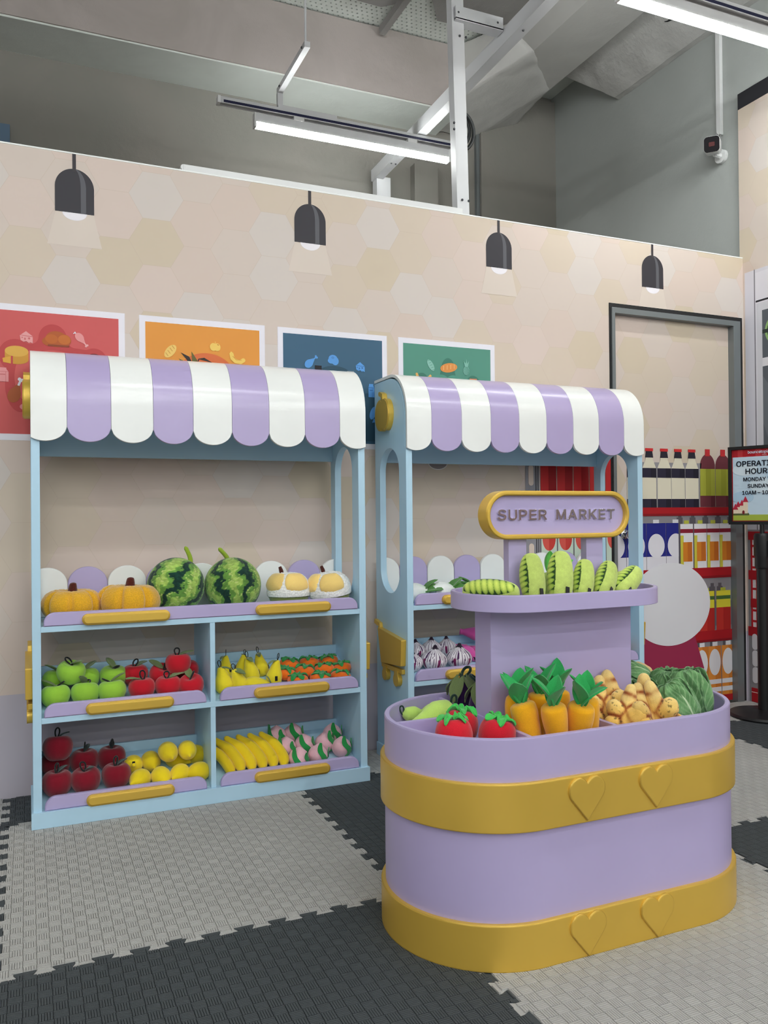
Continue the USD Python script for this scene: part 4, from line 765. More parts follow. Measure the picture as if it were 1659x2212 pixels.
def durian(p):
    def shell(a0, a1, ro, seed, amp, sc):
        def fn(ph, s):
            t = math.pi*(a0+(a1-a0)*s); r = (.083+ro)*np.sin(t).clip(0)**.72; V = np.c_[r*np.cos(ph), r*np.sin(ph)*.95, .062*(1-np.cos(t))+ro*.4]
            return V*(1+amp*(meshkit.fbm(V*sc, 2, seed)-.5))[:, None]
        return fn
    obj(p, 'husk', surf(96, 60, shell(0, 1, -.002, 3, .05, 190)), 'husk_green', True, label='olive fuzzy husk')
    obj(p, 'fur_rim', surf(130, 70, shell(.40, 1, .003, 8, .06, 230)), 'fur_white', True, label='white fluffy rim')
    for k, az in enumerate((-171, -88)):
        n = 34; u, v = np.meshgrid(np.linspace(-1, 1, n), np.linspace(-1, 1, n), indexing='ij'); x, y = u*np.sqrt(1-v*v/3.2), v*np.sqrt(1-u*u/3.2); rr = np.maximum(np.abs(u), np.abs(v)).clip(0, 1)
        ph = math.radians(az)+x*.70; t = math.pi*(.712+.205*y); r = .0855*np.sin(t)**.72; up = .012*np.sqrt(1-rr**2.4)-.003
        V = np.stack([(r+up)*np.cos(ph), (r+up)*np.sin(ph)*.95, .062*(1-np.cos(t))+.002+up*.8], -1)
        ix = np.arange(n*n).reshape(n, n); q = np.stack([ix[:-1, :-1], ix[1:, :-1], ix[1:, 1:], ix[:-1, 1:]], -1).reshape(-1, 4)
        lo = V-np.stack([np.cos(ph), np.sin(ph), np.full_like(ph, .6)], -1)*.012; V2 = np.vstack([V.reshape(-1, 3), lo.reshape(-1, 3)])
        obj(p, 'pulp', (V2, np.vstack([q, q[:, ::-1]+n*n])), 'pulp_plush', True, label='smooth yellow pulp cushion')
    obj(p, 'stem', tube([(-.012, .030, .112), (-.014, .036, .130), (-.018, .040, .144)], [.008, .0085, .006], 10), 'stem_brown', True)
add('durian_toy', durian, 'durian', 'opened plush durians on the top shelf', [((.932, 3.085, .664), 'opened plush durian with white fur, just right of the watermelons', (0, 0, 10), (1.0, 1.0, 1.13)), ((1.098, 3.052, .664), 'opened plush durian with olive husk, at the right end of the top shelf', (4, -7, -12), (.98, .98, 1.13))])

# --- apples
def apple(body, leaf, cord, R, H, lf=(.058, .027), lrot=(0, -28, 20), lp=(20, 0, 40), n=5, bend=.12):
    def b(p):
        obj(p, 'body', squash(R, H, .16, n, .03, .72, -.10, .02, 3), body, True)
        obj(p, 'leaf', xf(leafmesh(lf[0], lf[1], bend), (.003, 0, H*.90), lrot), leaf, 40, label='felt leaf')
        obj(p, 'loop', loop(.022, .038, .0028, lp, (-.004, 0, H*.84)), cord, True, label='dark hanging loop')
    return b
gz = lambda y: ty(M_, y)-.002
add('green_apple_toy', apple('apple_green', 'leaf_olive', 'cord_black', .048, .080, lrot=(0, -34, 150), lp=(60, 0, 60)), 'apple', 'green plush apples on the middle left shelf', [
    ((.086, 3.022, gz(3.022)), 'green plush apple at the left end of the front row', (-6, 0, 20)), ((.179, 3.022, gz(3.022)), 'green plush apple in the middle of the front row, leaf upright', (4, 12, 100)), ((.271, 3.022, gz(3.022)), 'green plush apple nearest the red apples in the front row', (6, 0, 210)),
    ((.090, 3.118, gz(3.118)), 'green plush apple in the back row against the left panel', (0, 5, 60)), ((.186, 3.118, gz(3.118)), 'green plush apple behind the middle one of the front row', (0, -5, 250)), ((.280, 3.118, gz(3.118)), 'green plush apple in the back row next to the red apples', (5, 5, 330)),
    ((.133, 3.066, .450), 'green plush apple lying on top of the green apple pile', (-14, -8, 165))])
add('red_apple_toy', apple('apple_red', 'leaf_olive', 'cord_black', .046, .080, (.060, .027), (0, -16, 30), (30, 0, 10)), 'apple', 'red plush apples on the middle left shelf', [
    ((.369, 3.022, gz(3.022)), 'red plush apple nearest the green apples in the front row', (0, 0, 170)), ((.461, 3.022, gz(3.022)), 'red plush apple in the middle of the front row of red apples', (5, 0, 340)), ((.547, 3.022, gz(3.022)), 'red plush apple with a raised leaf next to the divider', (0, -22, 60)),
    ((.357, 3.114, gz(3.114)), 'red plush apple in the back row nearest the green apples', (0, 0, 10)), ((.445, 3.114, gz(3.114)), 'red plush apple in the middle of the back row of red apples', (-10, -30, 120)), ((.545, 3.114, gz(3.114)), 'red plush apple in the back row next to the divider', (0, 6, 200)),
    ((.503, 3.062, .449), 'red plush apple on top of the red apple pile, loop upright', (0, 0, 340))])
bz = lambda y: ty(B_, y)-.002
add('crimson_apple_toy', apple('crimson_knit', 'slate_felt', 'cord_black', .0495, .092, (.038, .019), (0, -44, 0), (6, 0, 25), 4, .4), 'apple', 'dark crimson plush apples on the bottom left shelf', [
    ((.088, 3.030, bz(3.03)), 'dark crimson plush apple at the left end of the front row', (0, 0, 30)), ((.185, 3.030, bz(3.03)), 'dark crimson plush apple in the middle of the front row', (10, 0, 320)), ((.281, 3.030, bz(3.03)), 'dark crimson plush apple nearest the lemons in the front row', (0, 0, 15)),
    ((.088, 3.129, bz(3.129)), 'dark crimson plush apple in the back row against the left panel', (0, 10, 100)), ((.182, 3.129, bz(3.129)), 'dark crimson plush apple in the middle of the back row', (0, 0, 60)), ((.274, 3.129, bz(3.129)), 'dark crimson plush apple with an upright loop in the back row by the lemons', (0, 0, 80)),
    ((.091, 3.078, .178), 'dark crimson plush apple on top of the pile, bottom left', (-12, 4, 10))])
# --- pears and persimmons
def pear(p):
    obj(p, 'body', lathe([(0, .003), (.018, 0), (.033, .018), (.0345, .042), (.024, .075), (.017, .096), (.011, .108), (0, .111)], 40, lambda V: V+np.c_[V[:, 2]**2*1.3, np.zeros((len(V), 2))]), 'pear_yellow', True)
    obj(p, 'leaf', xf(leafmesh(.046, .024, .5), (.018, 0, .107), (0, -10, 200)), 'leaf_olive', 40, label='olive felt leaf'); obj(p, 'loop', loop(.018, .034, .0016, (10, 5, 60), (.017, 0, .106)), 'cord_black', True, label='thin black loop')
    obj(p, 'tag', xf(trimesh.creation.box((.011, .0015, .020)), (.008, -.0355, .036), (4, 0, 0)), 'tag_black', False, label='small black tag')
add('pear_toy', pear, 'pear', 'yellow plush pears on the middle right shelf', [
    ((.664, 3.014, gz(3.014)), 'yellow plush pear at the left end beside the divider', (0, 0, 150), (1.0, 1.0, .86)), ((.724, 3.024, gz(3.024)), 'yellow plush pear leaning back, second from the divider', (-30, -16, 130), .88), ((.787, 3.072, gz(3.072)), 'yellow plush pear standing behind the lying pear', (-14, 0, 80), .84),
    ((.735, 2.999, gz(3.0)+.028), 'yellow plush pear lying on its side at the front', (0, 82, -4), .86), ((.853, 3.030, gz(3.030)), 'yellow plush pear with a black tag next to the persimmons', (-4, 0, -10), .88),
    ((.690, 3.110, gz(3.11)), 'yellow plush pear in the back beside the divider', (-16, 0, 20), .78), ((.752, 3.130, gz(3.13)), 'yellow plush pear in the middle of the back row', (-12, 0, 240), .72), ((.834, 3.108, gz(3.108)), 'yellow plush pear in the back next to the persimmons', (-16, 0, 60), .80)])
def persimmon(p):
    obj(p, 'body', squash(.041, .046, .10, 4, .05, .62, 0, .02, 5), 'persimmon_orange', True); obj(p, 'calyx', cap(.041, .046, .018, .040, 5, .003, .003, .008, 1, .10), 'leaf_green', 40, label='green felt calyx')
pl = []
for r, (y, xs, nm) in enumerate(((3.012, (.944, 1.030, 1.114), 'front'), (3.070, (.905, .987, 1.072, 1.146), 'middle'), (3.128, (.940, 1.026, 1.110), 'back'))):
    for i, x in enumerate(xs):
        pos = ('at the left end', 'second from the left', 'third from the left', 'at the right end')[i] if len(xs) == 4 else ('at the left end', 'in the centre', 'at the right end')[i]
        pl.append(((x, y, gz(y)), 'orange plush persimmon %s of the %s row' % (pos, nm), (8, (i-1)*5, 40*i+67*r)))
add('persimmon_toy', persimmon, 'persimmon', 'orange plush persimmons on the middle right shelf', pl)
# --- lemons, bananas, peaches
def lemon(p):
    m = lathe([(0, -.060), (.0045, -.057), (.0075, -.050), (.015, -.041), (.028, -.026), (.0345, -.002), (.033, .016), (.022, .034), (.009, .045), (.005, .052), (0, .053)], 40, None, .02, 4)
    obj(p, 'body', xf(m, (0, 0, .0345), (-90, 0, 0)), 'lemon_yellow', True); obj(p, 'tag', xf(trimesh.creation.box((.010, .0015, .010)), (0, .048, .042), (0, 0, 20)), 'tag_black', False, label='small black tag')
add('lemon_toy', lemon, 'lemon', 'yellow plush lemons on the bottom left shelf', [
    ((.360, 3.014, bz(3.012)), 'plush lemon at the left end of the front row, tip to the lower left', (0, 0, -40)), ((.430, 3.016, bz(3.012)), 'plush lemon second in the front row, tip towards the viewer', (12, 0, 14)), ((.498, 3.014, bz(3.012)), 'plush lemon third in the front row', (0, 0, -35)), ((.566, 3.012, bz(3.01)), 'plush lemon at the right end of the front row by the divider', (0, 0, -70)),
    ((.346, 3.098, bz(3.09)), 'plush lemon lying lengthwise behind the front row, next to the crimson apples', (14, 0, 176)), ((.408, 3.112, bz(3.105)), 'plush lemon lying lengthwise, second in the back row', (14, 0, 8)), ((.492, 3.112, bz(3.10)), 'plush lemon in the back row, third from the left', (14, 0, 60)), ((.565, 3.118, bz(3.11)), 'plush lemon in the back row next to the divider', (14, 0, 100)),
    ((.462, 3.058, .140), 'plush lemon with its tip to the viewer, on top of the pile on the left', (10, 0, 8)), ((.532, 3.060, .138), 'plush lemon with its tip to the viewer, on top of the pile on the right', (8, 0, 0), .96)])
def banana(p):
    P = smoothpath([(-.050, .070, .086), (-.044, .062, .080), (-.020, .040, .066), (.008, .000, .046), (.022, -.046, .028), (.016, -.082, .022)], 30); t = np.linspace(0, 1, 30)
    r = .0215*np.minimum(1, .42+1.6*t)*np.minimum(1, .30+3.2*(1-t)); r[0] *= .6; r[-1] *= .4
    obj(p, 'body', tube(P, r, 16), 'banana_yellow', True); obj(p, 'tag', xf(trimesh.creation.box((.010, .002, .012)), (-.047, .070, .036), (0, 30, 20)), 'tag_black', False, label='small black tag')
by = 3.064
add('banana_toy', banana, 'banana', 'yellow plush bananas on the bottom right shelf', [((.700+.0435*i, by, bz(by)), 'plush banana %s from the left in the row on the bottom right shelf' % w, (16, -6, -5-2*i), 1.06) for i, w in enumerate(('second', 'third', 'fourth', 'fifth', 'sixth'))]+[((.652, 3.052, bz(3.052)), 'plush banana squeezed against the divider, first on the left', (19.8, 4, 10), .92)])
def peach(p):
    def prof(s): t = math.pi*s; return .0385*np.sin(t).clip(0)**.78*(1+.10*np.cos(t)*-1*(s < .5)), .036*(1-np.cos(t))+.010*np.clip((s-.8)/.2, 0, 1)**2
    def fn(ph, s):
        r, z = prof(s); r = r*lobes(ph, 1, .06, .03, .2); return np.c_[r*np.cos(ph), r*np.sin(ph), z]
    obj(p, 'body', surf(44, 30, fn), 'peach_pink', True)
    for ph0, s1, tip in ((-2.5, .84, .022), (-1.1, .74, .012)):
        def lf(u, v, ph0=ph0, s1=s1, tip=tip):
            s = .18+u*(s1-.18); r, z = prof(s); w = .0130*np.sin(np.pi*np.clip(u*.93+.05, 0, 1))**.6; dp = (2*v-1)*w/np.maximum(r, .016)+.35*np.sin(5*u)
            o = np.clip((u-.72)/.28, 0, 1)**2*tip; rr = r+.0025+o*.5
            return np.stack([rr*np.cos(ph0+dp), rr*np.sin(ph0+dp), z+o], -1)
        obj(p, 'leaf', sheet(16, 6, lf, .0026), 'leaf_green', 40, label='long green felt leaf hugging the side')
add('peach_toy', peach, 'peach', 'pink plush peaches on the bottom right shelf', [
    ((.940, 3.014, bz(3.014)), 'pink plush peach at the front left next to the bananas', (10, 0, 20)), ((1.015, 3.014, bz(3.014)), 'pink plush peach in the centre of the front row', (8, 6, 60)), ((1.128, 3.040, bz(3.04)), 'pink plush peach at the front right beside the side panel', (0, 0, 70)), ((1.072, 3.078, bz(3.078)), 'pink plush peach left of the rightmost front one', (0, 4, 90)),
    ((.913, 3.084, bz(3.084)), 'pink plush peach behind the front left one', (6, 0, 10)), ((.992, 3.086, bz(3.086)), 'pink plush peach in the middle of the pile', (0, -6, 40)), ((.898, 3.156, bz(3.156)), 'pink plush peach at the back left behind the bananas', (0, 0, 0)), ((.968, 3.158, bz(3.158)), 'pink plush peach in the back centre with its leaf tip raised', (0, 0, 45)), ((1.122, 3.130, bz(3.13)), 'pink plush peach at the back right corner', (0, 0, 60))])

# --- vegetables in the stall behind the counter
def bok(p):
    A = (90, 0, 90)
    m = lathe([(0, 0), (.026, .001), (.030, .01), (.041, .04), (.036, .075), (.024, .10), (.014, .115), (0, .118)], 40, None, .03, 7); m = xf(m, (-.055, 0, .041), (0, 90, 0))
    v = m[0]; a = np.arctan2(v[:, 1], v[:, 2]-.041); t = np.clip((v[:, 0]+.055)/.12, 0, 1); n = meshkit.fbm(v*40, 3, 1)
    c = np.array((236, 240, 238.))+(np.array((188, 214, 190.))-np.array((236, 240, 238.)))*(np.clip(t*1.5-.6, 0, 1)*np.abs(np.sin(3*a)))[:, None]
    rad = np.hypot(v[:, 1], v[:, 2]-.041); end = (v[:, 0] < -.0535); c[end & (np.sin(rad*760) > .25)] = (150, 190, 170)
    obj(p, 'stalk', m, 'printed_plush', True, col=lin(c.clip(0, 255)), label='white plush stalk with a printed spiral on the cut end')
    for i, (rx, ry, rz, y) in enumerate(((0, -34, 6, .012), (20, -20, -22, -.016), (-30, -8, 30, .024), (0, -52, -6, 0))):
        l = leafmesh(.075, .058, .25, .3, .005); obj(p, 'leaf', xf(l, (.040, y, .045), (rx, ry, rz)), 'bok_leaf', 40, label='green plush leaf')
cloth('bok_leaf', (84, 142, 66))
add('bok_choy_toy', bok, 'bok choy', 'plush bok choys on the top shelf behind the counter', [((1.588, 3.05, .664), 'plush bok choy showing its white cut end, left of the pea pods', (0, 0, 10)), ((1.463, 3.06, .664), 'plush bok choy with leaves to the right, beside the left panel', (0, 0, -8)), ((1.80, 3.10, .664), 'plush bok choy mostly hidden behind the pea pods', (0, 0, 170)), ((1.98, 3.07, .664), 'plush bok choy behind the raised tray of the counter', (0, 0, 20))])
def onion(p):
    m = lathe([(0, .004), (.02, 0), (.044, .018), (.055, .042), (.046, .064), (.024, .082), (.010, .096), (.006, .104), (0, .106)], 110, None, .02, 2, 44)
    v = m[0]; a = np.arctan2(v[:, 1], v[:, 0]); z = v[:, 2]/.106; w = meshkit.fbm(np.c_[np.cos(a)*3, np.sin(a)*3, z*1.2]*1.5, 3, 5)
    line = np.abs(((a/(2*math.pi)*26+1.6*w) % 1)-.5); c = np.tile(np.array((236, 230, 236.)), (len(v), 1)); c[line > .43-.10*z] = (74, 34, 84)
    wedge = (np.abs(((a/(2*math.pi)*5+.3) % 1)-.5) > .40) & (z > .12) & (z < .48); c[wedge] = (128, 36, 92)
    c[z > .84+.06*(w-.5)] = (40, 24, 44)
    obj(p, 'body', m, 'printed_plush', True, col=lin(c))
add('onion_toy', onion, 'onion', 'purple striped plush onions on the middle shelf behind the counter', [((1.532, 3.034, gz(3.034)), 'striped plush onion in the front row, second from the left', (0, 6, 0)), ((1.652, 3.036, gz(3.036)), 'striped plush onion in the front row next to the pink toys', (0, -4, 100)), ((1.443, 3.045, gz(3.045)), 'striped plush onion at the left end beside the panel', (0, 0, 60), .8), ((1.498, 3.132, gz(3.132)), 'striped plush onion at the left of the back row', (0, 0, 150), .8), ((1.578, 3.140, gz(3.14)), 'striped plush onion in the middle of the back row', (0, 0, 200), .8), ((1.652, 3.136, gz(3.136)), 'striped plush onion at the right of the back row', (0, -10, 260), .8)])
def yam(p):
    P = smoothpath([(-.085, 0, .030), (-.07, 0, .031), (-.03, .003, .034), (.02, 0, .033), (.06, -.004, .031), (.08, 0, .034), (.095, .004, .040)], 26); r = np.array(np.interp(np.linspace(0, 1, 26), [0, .06, .12, .4, .6, .82, .9, 1], [.016, .013, .016, .033, .033, .016, .012, .017]))
    obj(p, 'body', tube(P, r, 18), 'plush_pink', True); obj(p, 'tag', xf(trimesh.creation.box((.014, .002, .014)), (.06, -.022, .03), (20, 0, 0)), 'tag_black', False, label='small black tag')
add('sweet_potato_toy', yam, 'sweet potato', 'pink plush sweet potatoes behind the counter', [((1.715, 3.112, gz(3.10)), 'pink plush sweet potato just right of the striped onions', (0, 20, -50), .9), ((1.775, 3.080, gz(3.07)), 'pink plush sweet potato half hidden by the counter tower', (0, 20, -55), .95), ((1.800, 3.150, .470), 'pink plush sweet potato on top, against the counter tower', (0, 12, -30), .9)])
def squash_small(p):
    obj(p, 'body', squash(.034, .056, .08, 6, .05, .7, 0, .02, 6), 'persimmon_orange', True); obj(p, 'stem', tube([(0, 0, .048), (.003, 0, .06), (.010, 0, .068)], [.006, .005, .003], 8), 'persimmon_orange', True)
add('mini_pumpkin_toy', squash_small, 'pumpkin', None, [((2.495, 3.02, gz(3.02)), 'small orange plush pumpkin on the middle shelf at the far right behind the tower')])

# --- in the counter
Z0 = BIN
def tomato(p):
    obj(p, 'body', squash(.042, .070, .13, 5, .02, .64, 0, .015, 8), 'tomato_red', True); obj(p, 'calyx', cap(.042, .070, .014, .037, 5, .003, .0045, .010, 2, .13), 'leaf_bright', 40, label='bright green star calyx')
add('tomato_toy', tomato, 'tomato', 'red plush tomatoes in the counter', [((.917, 1.707, Z0), 'red plush tomato at the front left, its calyx seen edge-on', (-6, 0, 0), (1.06, 1.06, 1.22)), ((1.012, 1.690, Z0), 'red plush tomato at the front right beside the bin divider', (10, 6, 30), (1.06, 1.06, 1.16)), ((.966, 1.780, Z0), 'red plush tomato behind the two front ones', (8, 0, 100), (1.06, 1.06, 1.22))])
def gourd(p):
    P = smoothpath([(.062, 0, .036), (.05, 0, .036), (.02, 0, .036), (-.02, 0, .029), (-.06, 0, .020), (-.085, 0, .016), (-.092, 0, .015)], 28); r = np.interp(np.linspace(0, 1, 28), [0, .05, .12, .35, .6, .85, .97, 1], [.006, .020, .029, .034, .022, .014, .011, .004])
    obj(p, 'body', tube(P, r, 22), 'gourd_green', True); obj(p, 'loop', loop(.022, .040, .0036, (0, 12, 0), (.060, 0, .034)), 'cord_green', True, label='dark green hanging loop')
add('gourd_toy', gourd, 'gourd', 'pale green plush gourds in the counter', [((.984, 1.940, Z0), 'pale green plush gourd lying in the left rear bin', (0, -4, 8)), ((.962, 2.015, Z0), 'plush gourd of which only the upright dark loop shows at the far left', (0, -2, 176), .62), ((1.012, 2.030, Z0), 'plush gourd behind the pale green one, only its loop end visible', (0, 0, 4), .6)])
def eggplant(p):
    obj(p, 'body', lathe([(0, .002), (.02, 0), (.031, .018), (.033, .045), (.028, .078), (.021, .098), (.010, .106), (0, .107)], 36, None, .02, 1), 'eggplant_purple', True)
    for k in range(4):
        def lf(u, v, k=k):
            ph0 = k*math.pi/2+.4; z = .112-.062*u; rad = .012+.030*np.sin(np.clip(u*1.25, 0, 1)*math.pi/2)+.004*u; w = .021*np.sin(np.pi*np.clip(.12+.86*u, 0, 1))**.7; dp = (2*v-1)*w/np.maximum(rad, .015)
            return np.stack([rad*np.cos(ph0+dp), rad*np.sin(ph0+dp), z+.010*np.abs(2*v-1)], -1)
        obj(p, 'calyx_leaf', sheet(12, 6, lf, .003), 'leaf_olive', 40, label='olive felt leaf of the cap')
    obj(p, 'loop', loop(.026, .044, .0042, (58, 0, 20), (0, 0, .108)), 'cord_green', True, label='thick dark green loop')
add('eggplant_toy', eggplant, 'eggplant', 'dark purple plush eggplants in the counter', [((1.108, 2.020, Z0), 'purple plush eggplant at the rear left of the tower', (-6, -8, 100)), ((1.116, 1.940, Z0-.004), 'purple plush eggplant beside the left face of the tower', (0, -8, 200), .96), ((1.172, 1.985, Z0), 'purple plush eggplant mostly hidden behind the tower', (0, 8, 300))])
def carrot(p):
    obj(p, 'body', lathe([(0, .0), (.014, .001), (.023, .012), (.029, .05), (.0325, .088), (.031, .106), (.021, .114), (0, .116)], 36, lambda V: V*np.c_[np.ones(len(V)), .9*np.ones(len(V)), np.ones(len(V))], .02, 9), 'carrot_orange', True)
    for k, (rx, ry, rz, L) in enumerate(((0, -78, 95, .082), (0, -66, 215, .074), (0, -68, 330, .070))):
        obj(p, 'leaf', xf(leafmesh(L*1.12, .042, .22, .30, .004), (0, 0, .108), (rx, ry, rz)), 'carrot_leaf', 40, label='stiff green plush leaf')
cloth('carrot_leaf', (44, 162, 84))
add('carrot_toy', carrot, 'carrot', 'orange plush carrots in the counter', [
    ((1.112, 1.672, Z0), 'orange plush carrot at the front left of the carrot bin', (-12, -8, 20), (1.06, 1.06, .96)), ((1.164, 1.642, Z0), 'orange plush carrot in the front centre with drooping leaves', (-8, -10, 60), (1.06, 1.06, .96)), ((1.216, 1.645, Z0), 'orange plush carrot at the front right, leaning left', (-6, -16, 100), (1.06, 1.06, .96)), ((1.274, 1.672, Z0), 'orange plush carrot at the right beside the ginger divider', (-8, -12, 75), (1.04, 1.04, .95)),
    ((1.104, 1.742, Z0), 'orange plush carrot at the rear left against the tower', (-4, -2, 200), (1.0, 1.0, .98)), ((1.166, 1.742, Z0), 'orange plush carrot at the rear centre against the tower', (-4, 4, 260), (1.0, 1.0, .98)), ((1.232, 1.745, Z0), 'orange plush carrot at the rear right against the tower', (-4, 0, 320), (1.0, 1.0, .98))])
def blobs(spheres, links, res=.006, it=8, seed=0, amp=.004):
    m = m3.Manifold()
    sp = [m3.Manifold.sphere(r, 20).translate(c) for *c, r in [(*map(float, s[:3]), float(s[3])) for s in spheres]]
    for a, b in links: m = m+m3.Manifold.batch_hull([sp[a], sp[b]])
    v, f = arr(m.refine_to_length(res)); t = trimesh.Trimesh(v, f, process=True); trimesh.smoothing.filter_taubin(t, iterations=it)
    v = np.array(t.vertices); v = v+t.vertex_normals*((meshkit.fbm(v*55, 3, seed)-.5)*amp)[:, None]; v[:, 2] -= v[:, 2].min(); return v, np.array(t.faces)
def ginger(p):
    S = [(0, 0, .030, .030), (.034, -.010, .056, .026), (-.030, .010, .066, .025), (.012, .018, .088, .022), (-.042, -.006, .028, .024), (.020, .022, .112, .016)]
    v, f = blobs(S, [(0, 1), (0, 2), (0, 3), (0, 4), (3, 5)], .0045, 7, 4)
    w = meshkit.fbm(v*38, 4, 3); w2 = meshkit.fbm(v*150, 3, 8); ctr = np.array([s[:3] for s in S]); d = np.sort(np.linalg.norm(v[:, None]-ctr[None], axis=2), axis=1); joint = np.exp(-((d[:, 1]-d[:, 0])/.006)**2)
    c = np.array((236, 192, 98.))+(w[:, None]-.5)*np.array((60, 70, 60)); c += (np.array((242, 216, 150.))-c)*np.clip((v[:, 2:3]-.06)/.05, 0, .7)
    c += (np.array((140, 62, 24.))-c)*(joint*np.clip(.4+2.5*(w-.4), 0, 1))[:, None]; spk = (w2 > .64) & (v[:, 0] < -.008); c[spk] = c[spk]*.60
    obj(p, 'body', (v, f), 'printed_plush', True, col=lin(c.clip(0, 255)))
add('ginger_toy', ginger, 'ginger', 'tan plush ginger roots in the counter', [
    ((1.366, 1.742, Z0), 'knobbly plush ginger at the rear left, dark speckled on its left', (0, 0, 10), (.92, .92, 1.067)), ((1.382, 1.664, Z0), 'knobbly plush ginger at the front left by the divider', (0, 0, 330), (.86, .86, 0.998)), ((1.432, 1.652, Z0), 'knobbly plush ginger in the front centre', (0, 0, 40), (.86, .86, 0.998)), ((1.424, 1.742, Z0), 'knobbly plush ginger in the rear centre against the tower', (0, 0, 75), (1.0, 1.0, 1.160)), ((1.474, 1.716, Z0), 'knobbly plush ginger at the right of the bin', (0, 0, 200), (1.0, 1.0, 1.160)), ((1.478, 1.648, Z0), 'pale knobbly plush ginger at the front right beside the cabbages', (0, 0, 120), (.92, .92, 1.067))])
def cabbage(p):
    def rad(s): t = math.pi*s; return .043*np.sin(t).clip(0)**.55*(1-.16*s)
    def colour(v, mid, ln, n):
        c = np.array((78, 124, 74.))*(.75+.7*n)[:, None]; c += (np.array((138, 172, 124.))-c)*np.clip(.25+.9*(n-.45), 0, .8)[:, None]
        c[ln] = c[ln]*.45+np.array((168, 198, 150.))*.55; c[mid] = (188, 210, 170); return c.clip(0, 255)
    v, f = surf(60, 40, lambda ph, s: np.c_[rad(s)*.95*np.cos(ph), rad(s)*.95*np.sin(ph), .055*(1-np.cos(math.pi*s))]); n = meshkit.fbm(v*45, 4, 6)
    obj(p, 'heart', (v, f), 'printed_plush', True, col=lin(colour(v, np.zeros(len(v), bool), np.abs(n*9 % 1-.5) < .05, n)))
    for k in range(6):
        a0 = k*math.pi*2/6*1.02+(.5 if k % 2 else 0)
        def lf(u, w, k=k, a0=a0):
            s = .03+u*(.90+.03*(k % 3)); x = 2*w-1; W = 1.05*np.sin(np.pi*np.clip(.18+.74*u, 0, 1))**.6; r = rad(s)*(1.0+.035*(k % 3))+.002+.010*np.abs(x)**3*(.3+u)+.0022*np.sin(9*x+7*u+k)*np.abs(x)
            ph = a0+x*W; return np.stack([r*np.cos(ph), r*np.sin(ph), .055*(1-np.cos(math.pi*s))*(1.02+.015*(k % 3))+.004*np.abs(x)*u], -1)
        nu, nw = 40, 40; m = sheet(nu, nw, lf, .0028); uu, ww = np.meshgrid(np.linspace(0, 1, nu), 2*np.linspace(0, 1, nw)-1, indexing='ij'); uu, ww = np.tile(uu.ravel(), 2), np.tile(ww.ravel(), 2)
        n = meshkit.fbm(m[0]*50+k, 4, 7); q = (uu-.55*np.abs(ww)+.06*(n-.5))*7; obj(p, 'leaf', m, 'printed_plush', True, col=lin(colour(m[0], (np.abs(ww) < .045*(1.3-uu)), np.abs(q % 1-.5) < .10, n)))
add('cabbage_toy', cabbage, 'cabbage', 'green plush cabbages in the right end of the counter', [
    ((1.612, 1.688, Z0), 'green plush cabbage at the front of the right end, root end facing out', (-30, -8, 20), 1.0), ((1.690, 1.735, Z0), 'green plush cabbage at the far right with fanned pale veins', (-8, 10, 100), 1.12), ((1.600, 1.790, Z0), 'green plush cabbage in the middle left, leaning on the ginger', (-36, -14, 60), .96), ((1.566, 1.862, Z0), 'dark green plush cabbage at the left beside the tower', (-44, -10, 140), .92), ((1.668, 1.825, Z0+.004), 'green plush cabbage at the rear right of the end bin', (-6, 12, 200), 1.0),
    ((1.640, 1.872, Z0+.070), 'green plush cabbage lying on top at the back', (-70, 0, 70), .88)])
def potato(p):
    v, f = blobs([(-.022, 0, .034, .034), (.026, .004, .036, .031)], [(0, 1)], .007, 10, 11, .008); w = meshkit.fbm(v*34, 4, 2); n = meshkit.noise(v*70, 6)
    c = np.array((226, 192, 130.))*(.86+.3*w)[:, None]; c[n > .88] = (150, 104, 56); obj(p, 'body', (v, f), 'printed_plush', True, col=lin(c.clip(0, 255)))
add('potato_toy', potato, 'potato', 'tan plush potatoes in the right end of the counter', [((1.590, 1.945, Z0+.066), 'tan plush potato peeking out right beside the tower edge', (0, -40, 20), 1.0), ((1.668, 1.940, Z0+.052), 'tan plush potato behind the green cabbages', (0, 0, 60), .95), ((1.575, 2.000, Z0), 'plush potato at the bottom rear of the right end bin', (0, 0, 100), 1.), ((1.650, 1.985, Z0), 'plush potato at the bottom right rear of the end bin', (0, 0, 10), 1.)])
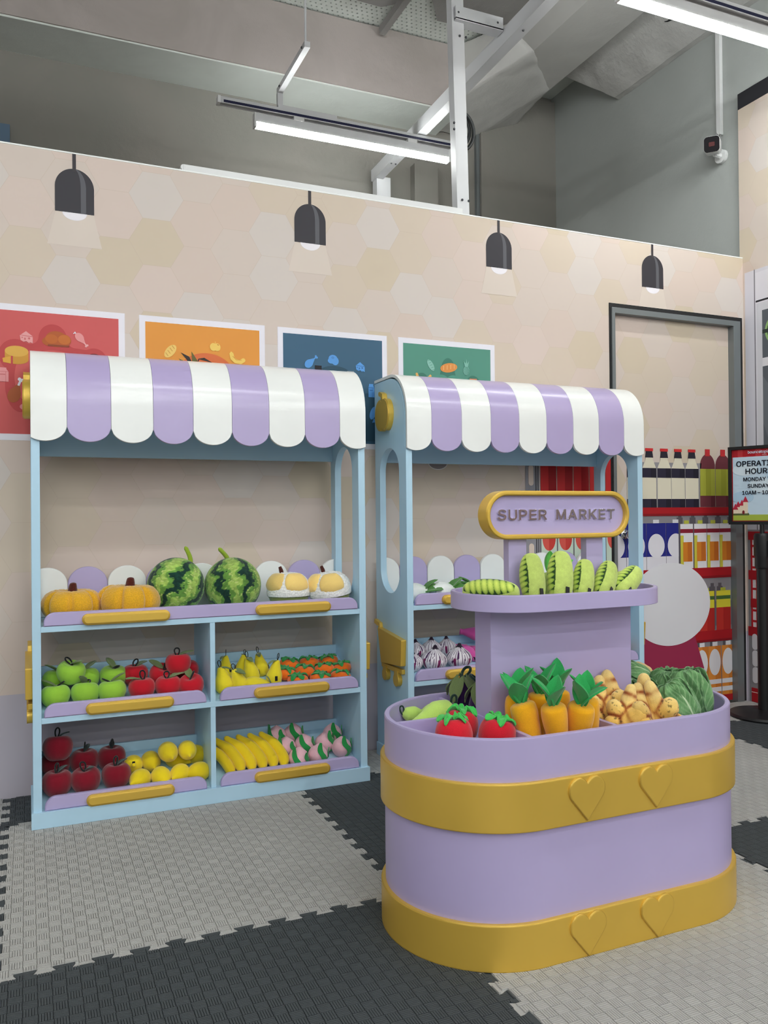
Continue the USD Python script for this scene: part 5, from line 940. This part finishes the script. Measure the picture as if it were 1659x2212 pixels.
def pod(p):
    def fn(ph, s):
        t = math.pi*s; r = .037*np.sin(t).clip(0)**.64*(1-.14*s); V = np.c_[r*np.cos(ph)*1.0, r*np.sin(ph)*.80, .064*(1-np.cos(t))]; V[:, 0] += .16*(V[:, 2]-.064)**2*6*.5; return V
    v, f = surf(130, 120, fn); a = np.arctan2(v[:, 1], v[:, 0]); z = v[:, 2]/.128; n = meshkit.fbm(v*60, 3, 4)
    c = np.array((190, 210, 110.))*(.90+.2*n)[:, None]
    A0, hw = -3.25, .80; d = (a-A0+math.pi) % (2*math.pi)-math.pi; win = (np.abs(d) < hw*np.sin(np.pi*np.clip(z, .02, .98))**.35) & (z > .05) & (z < .95)
    c[win] = (36, 66, 28)
    for zc in np.linspace(.12, .88, 8):
        e = ((d)/(hw*.88))**2+((z-zc-.055*d)/.062)**2; m = win & (e < 1); sh = np.clip(1-e[m], 0, 1)
        c[m] = np.array((104, 140, 44.))+(np.array((206, 222, 104.))-np.array((104, 140, 44.)))*(sh**.6)[:, None]
    obj(p, 'body', (v, f), 'printed_plush', True, col=lin(c.clip(0, 255)))
    obj(p, 'tag', xf(trimesh.creation.box((.0022, .011, .022)), (.006, -.0275, .022), (0, 0, -75)), 'tag_black', False, label='small black tag')
add('pea_pod_toy', pod, 'pea pod', 'green plush pea pods on the raised tray', [
    ((1.172, 1.752, TF), 'plush pea pod standing before the left sign post, black tag at its foot', (-14, 4, 0), 1.0), ((1.248, 1.752, TF), 'tallest plush pea pod, standing under the middle of the sign', (-14, 10, -6), 1.04), ((1.316, 1.752, TF), 'plush pea pod leaning right, third of the standing ones', (-16, 18, -4), .88), ((1.378, 1.752, TF+.003), 'plush pea pod leaning far right before the right sign post', (-20, 36, 0), .92),
    ((1.440, 1.765, TF+.010), 'plush pea pod lying against the others at the right end of the tray', (-16, 60, 0), .96), ((1.455, 1.820, TF+.012), 'plush pea pod at the very right end, mostly hidden', (0, 68, 10), .86), ((1.012, 1.832, TF+.030), 'plush pea pod lying at the left end, printed peas facing out', eul(rotm(0, 0, -44)@rotm(62, 0, 0)@rotm(0, 88, 0)), (1.12, 1.12, 1.12))])
def limes(p):
    obj(p, 'body', squash(.028, .060, .05, 5, .02, .7), 'gourd_green', True)
    for rx, ry, rz in ((0, -40, -30), (0, -4, -18), (0, -70, 60)): obj(p, 'leaf', xf(leafmesh(.062, .026, .1, .5, .009), (0, 0, .052), (rx, ry, rz)), 'lime_plush', True, label='bright lime green plush leaf')
add('leafy_vegetable_toy', limes, 'vegetable', None, [((1.300, 1.862, TF), 'lime green leafy plush vegetable peeking out behind the pea pods', (0, 0, 0), 1.15)])
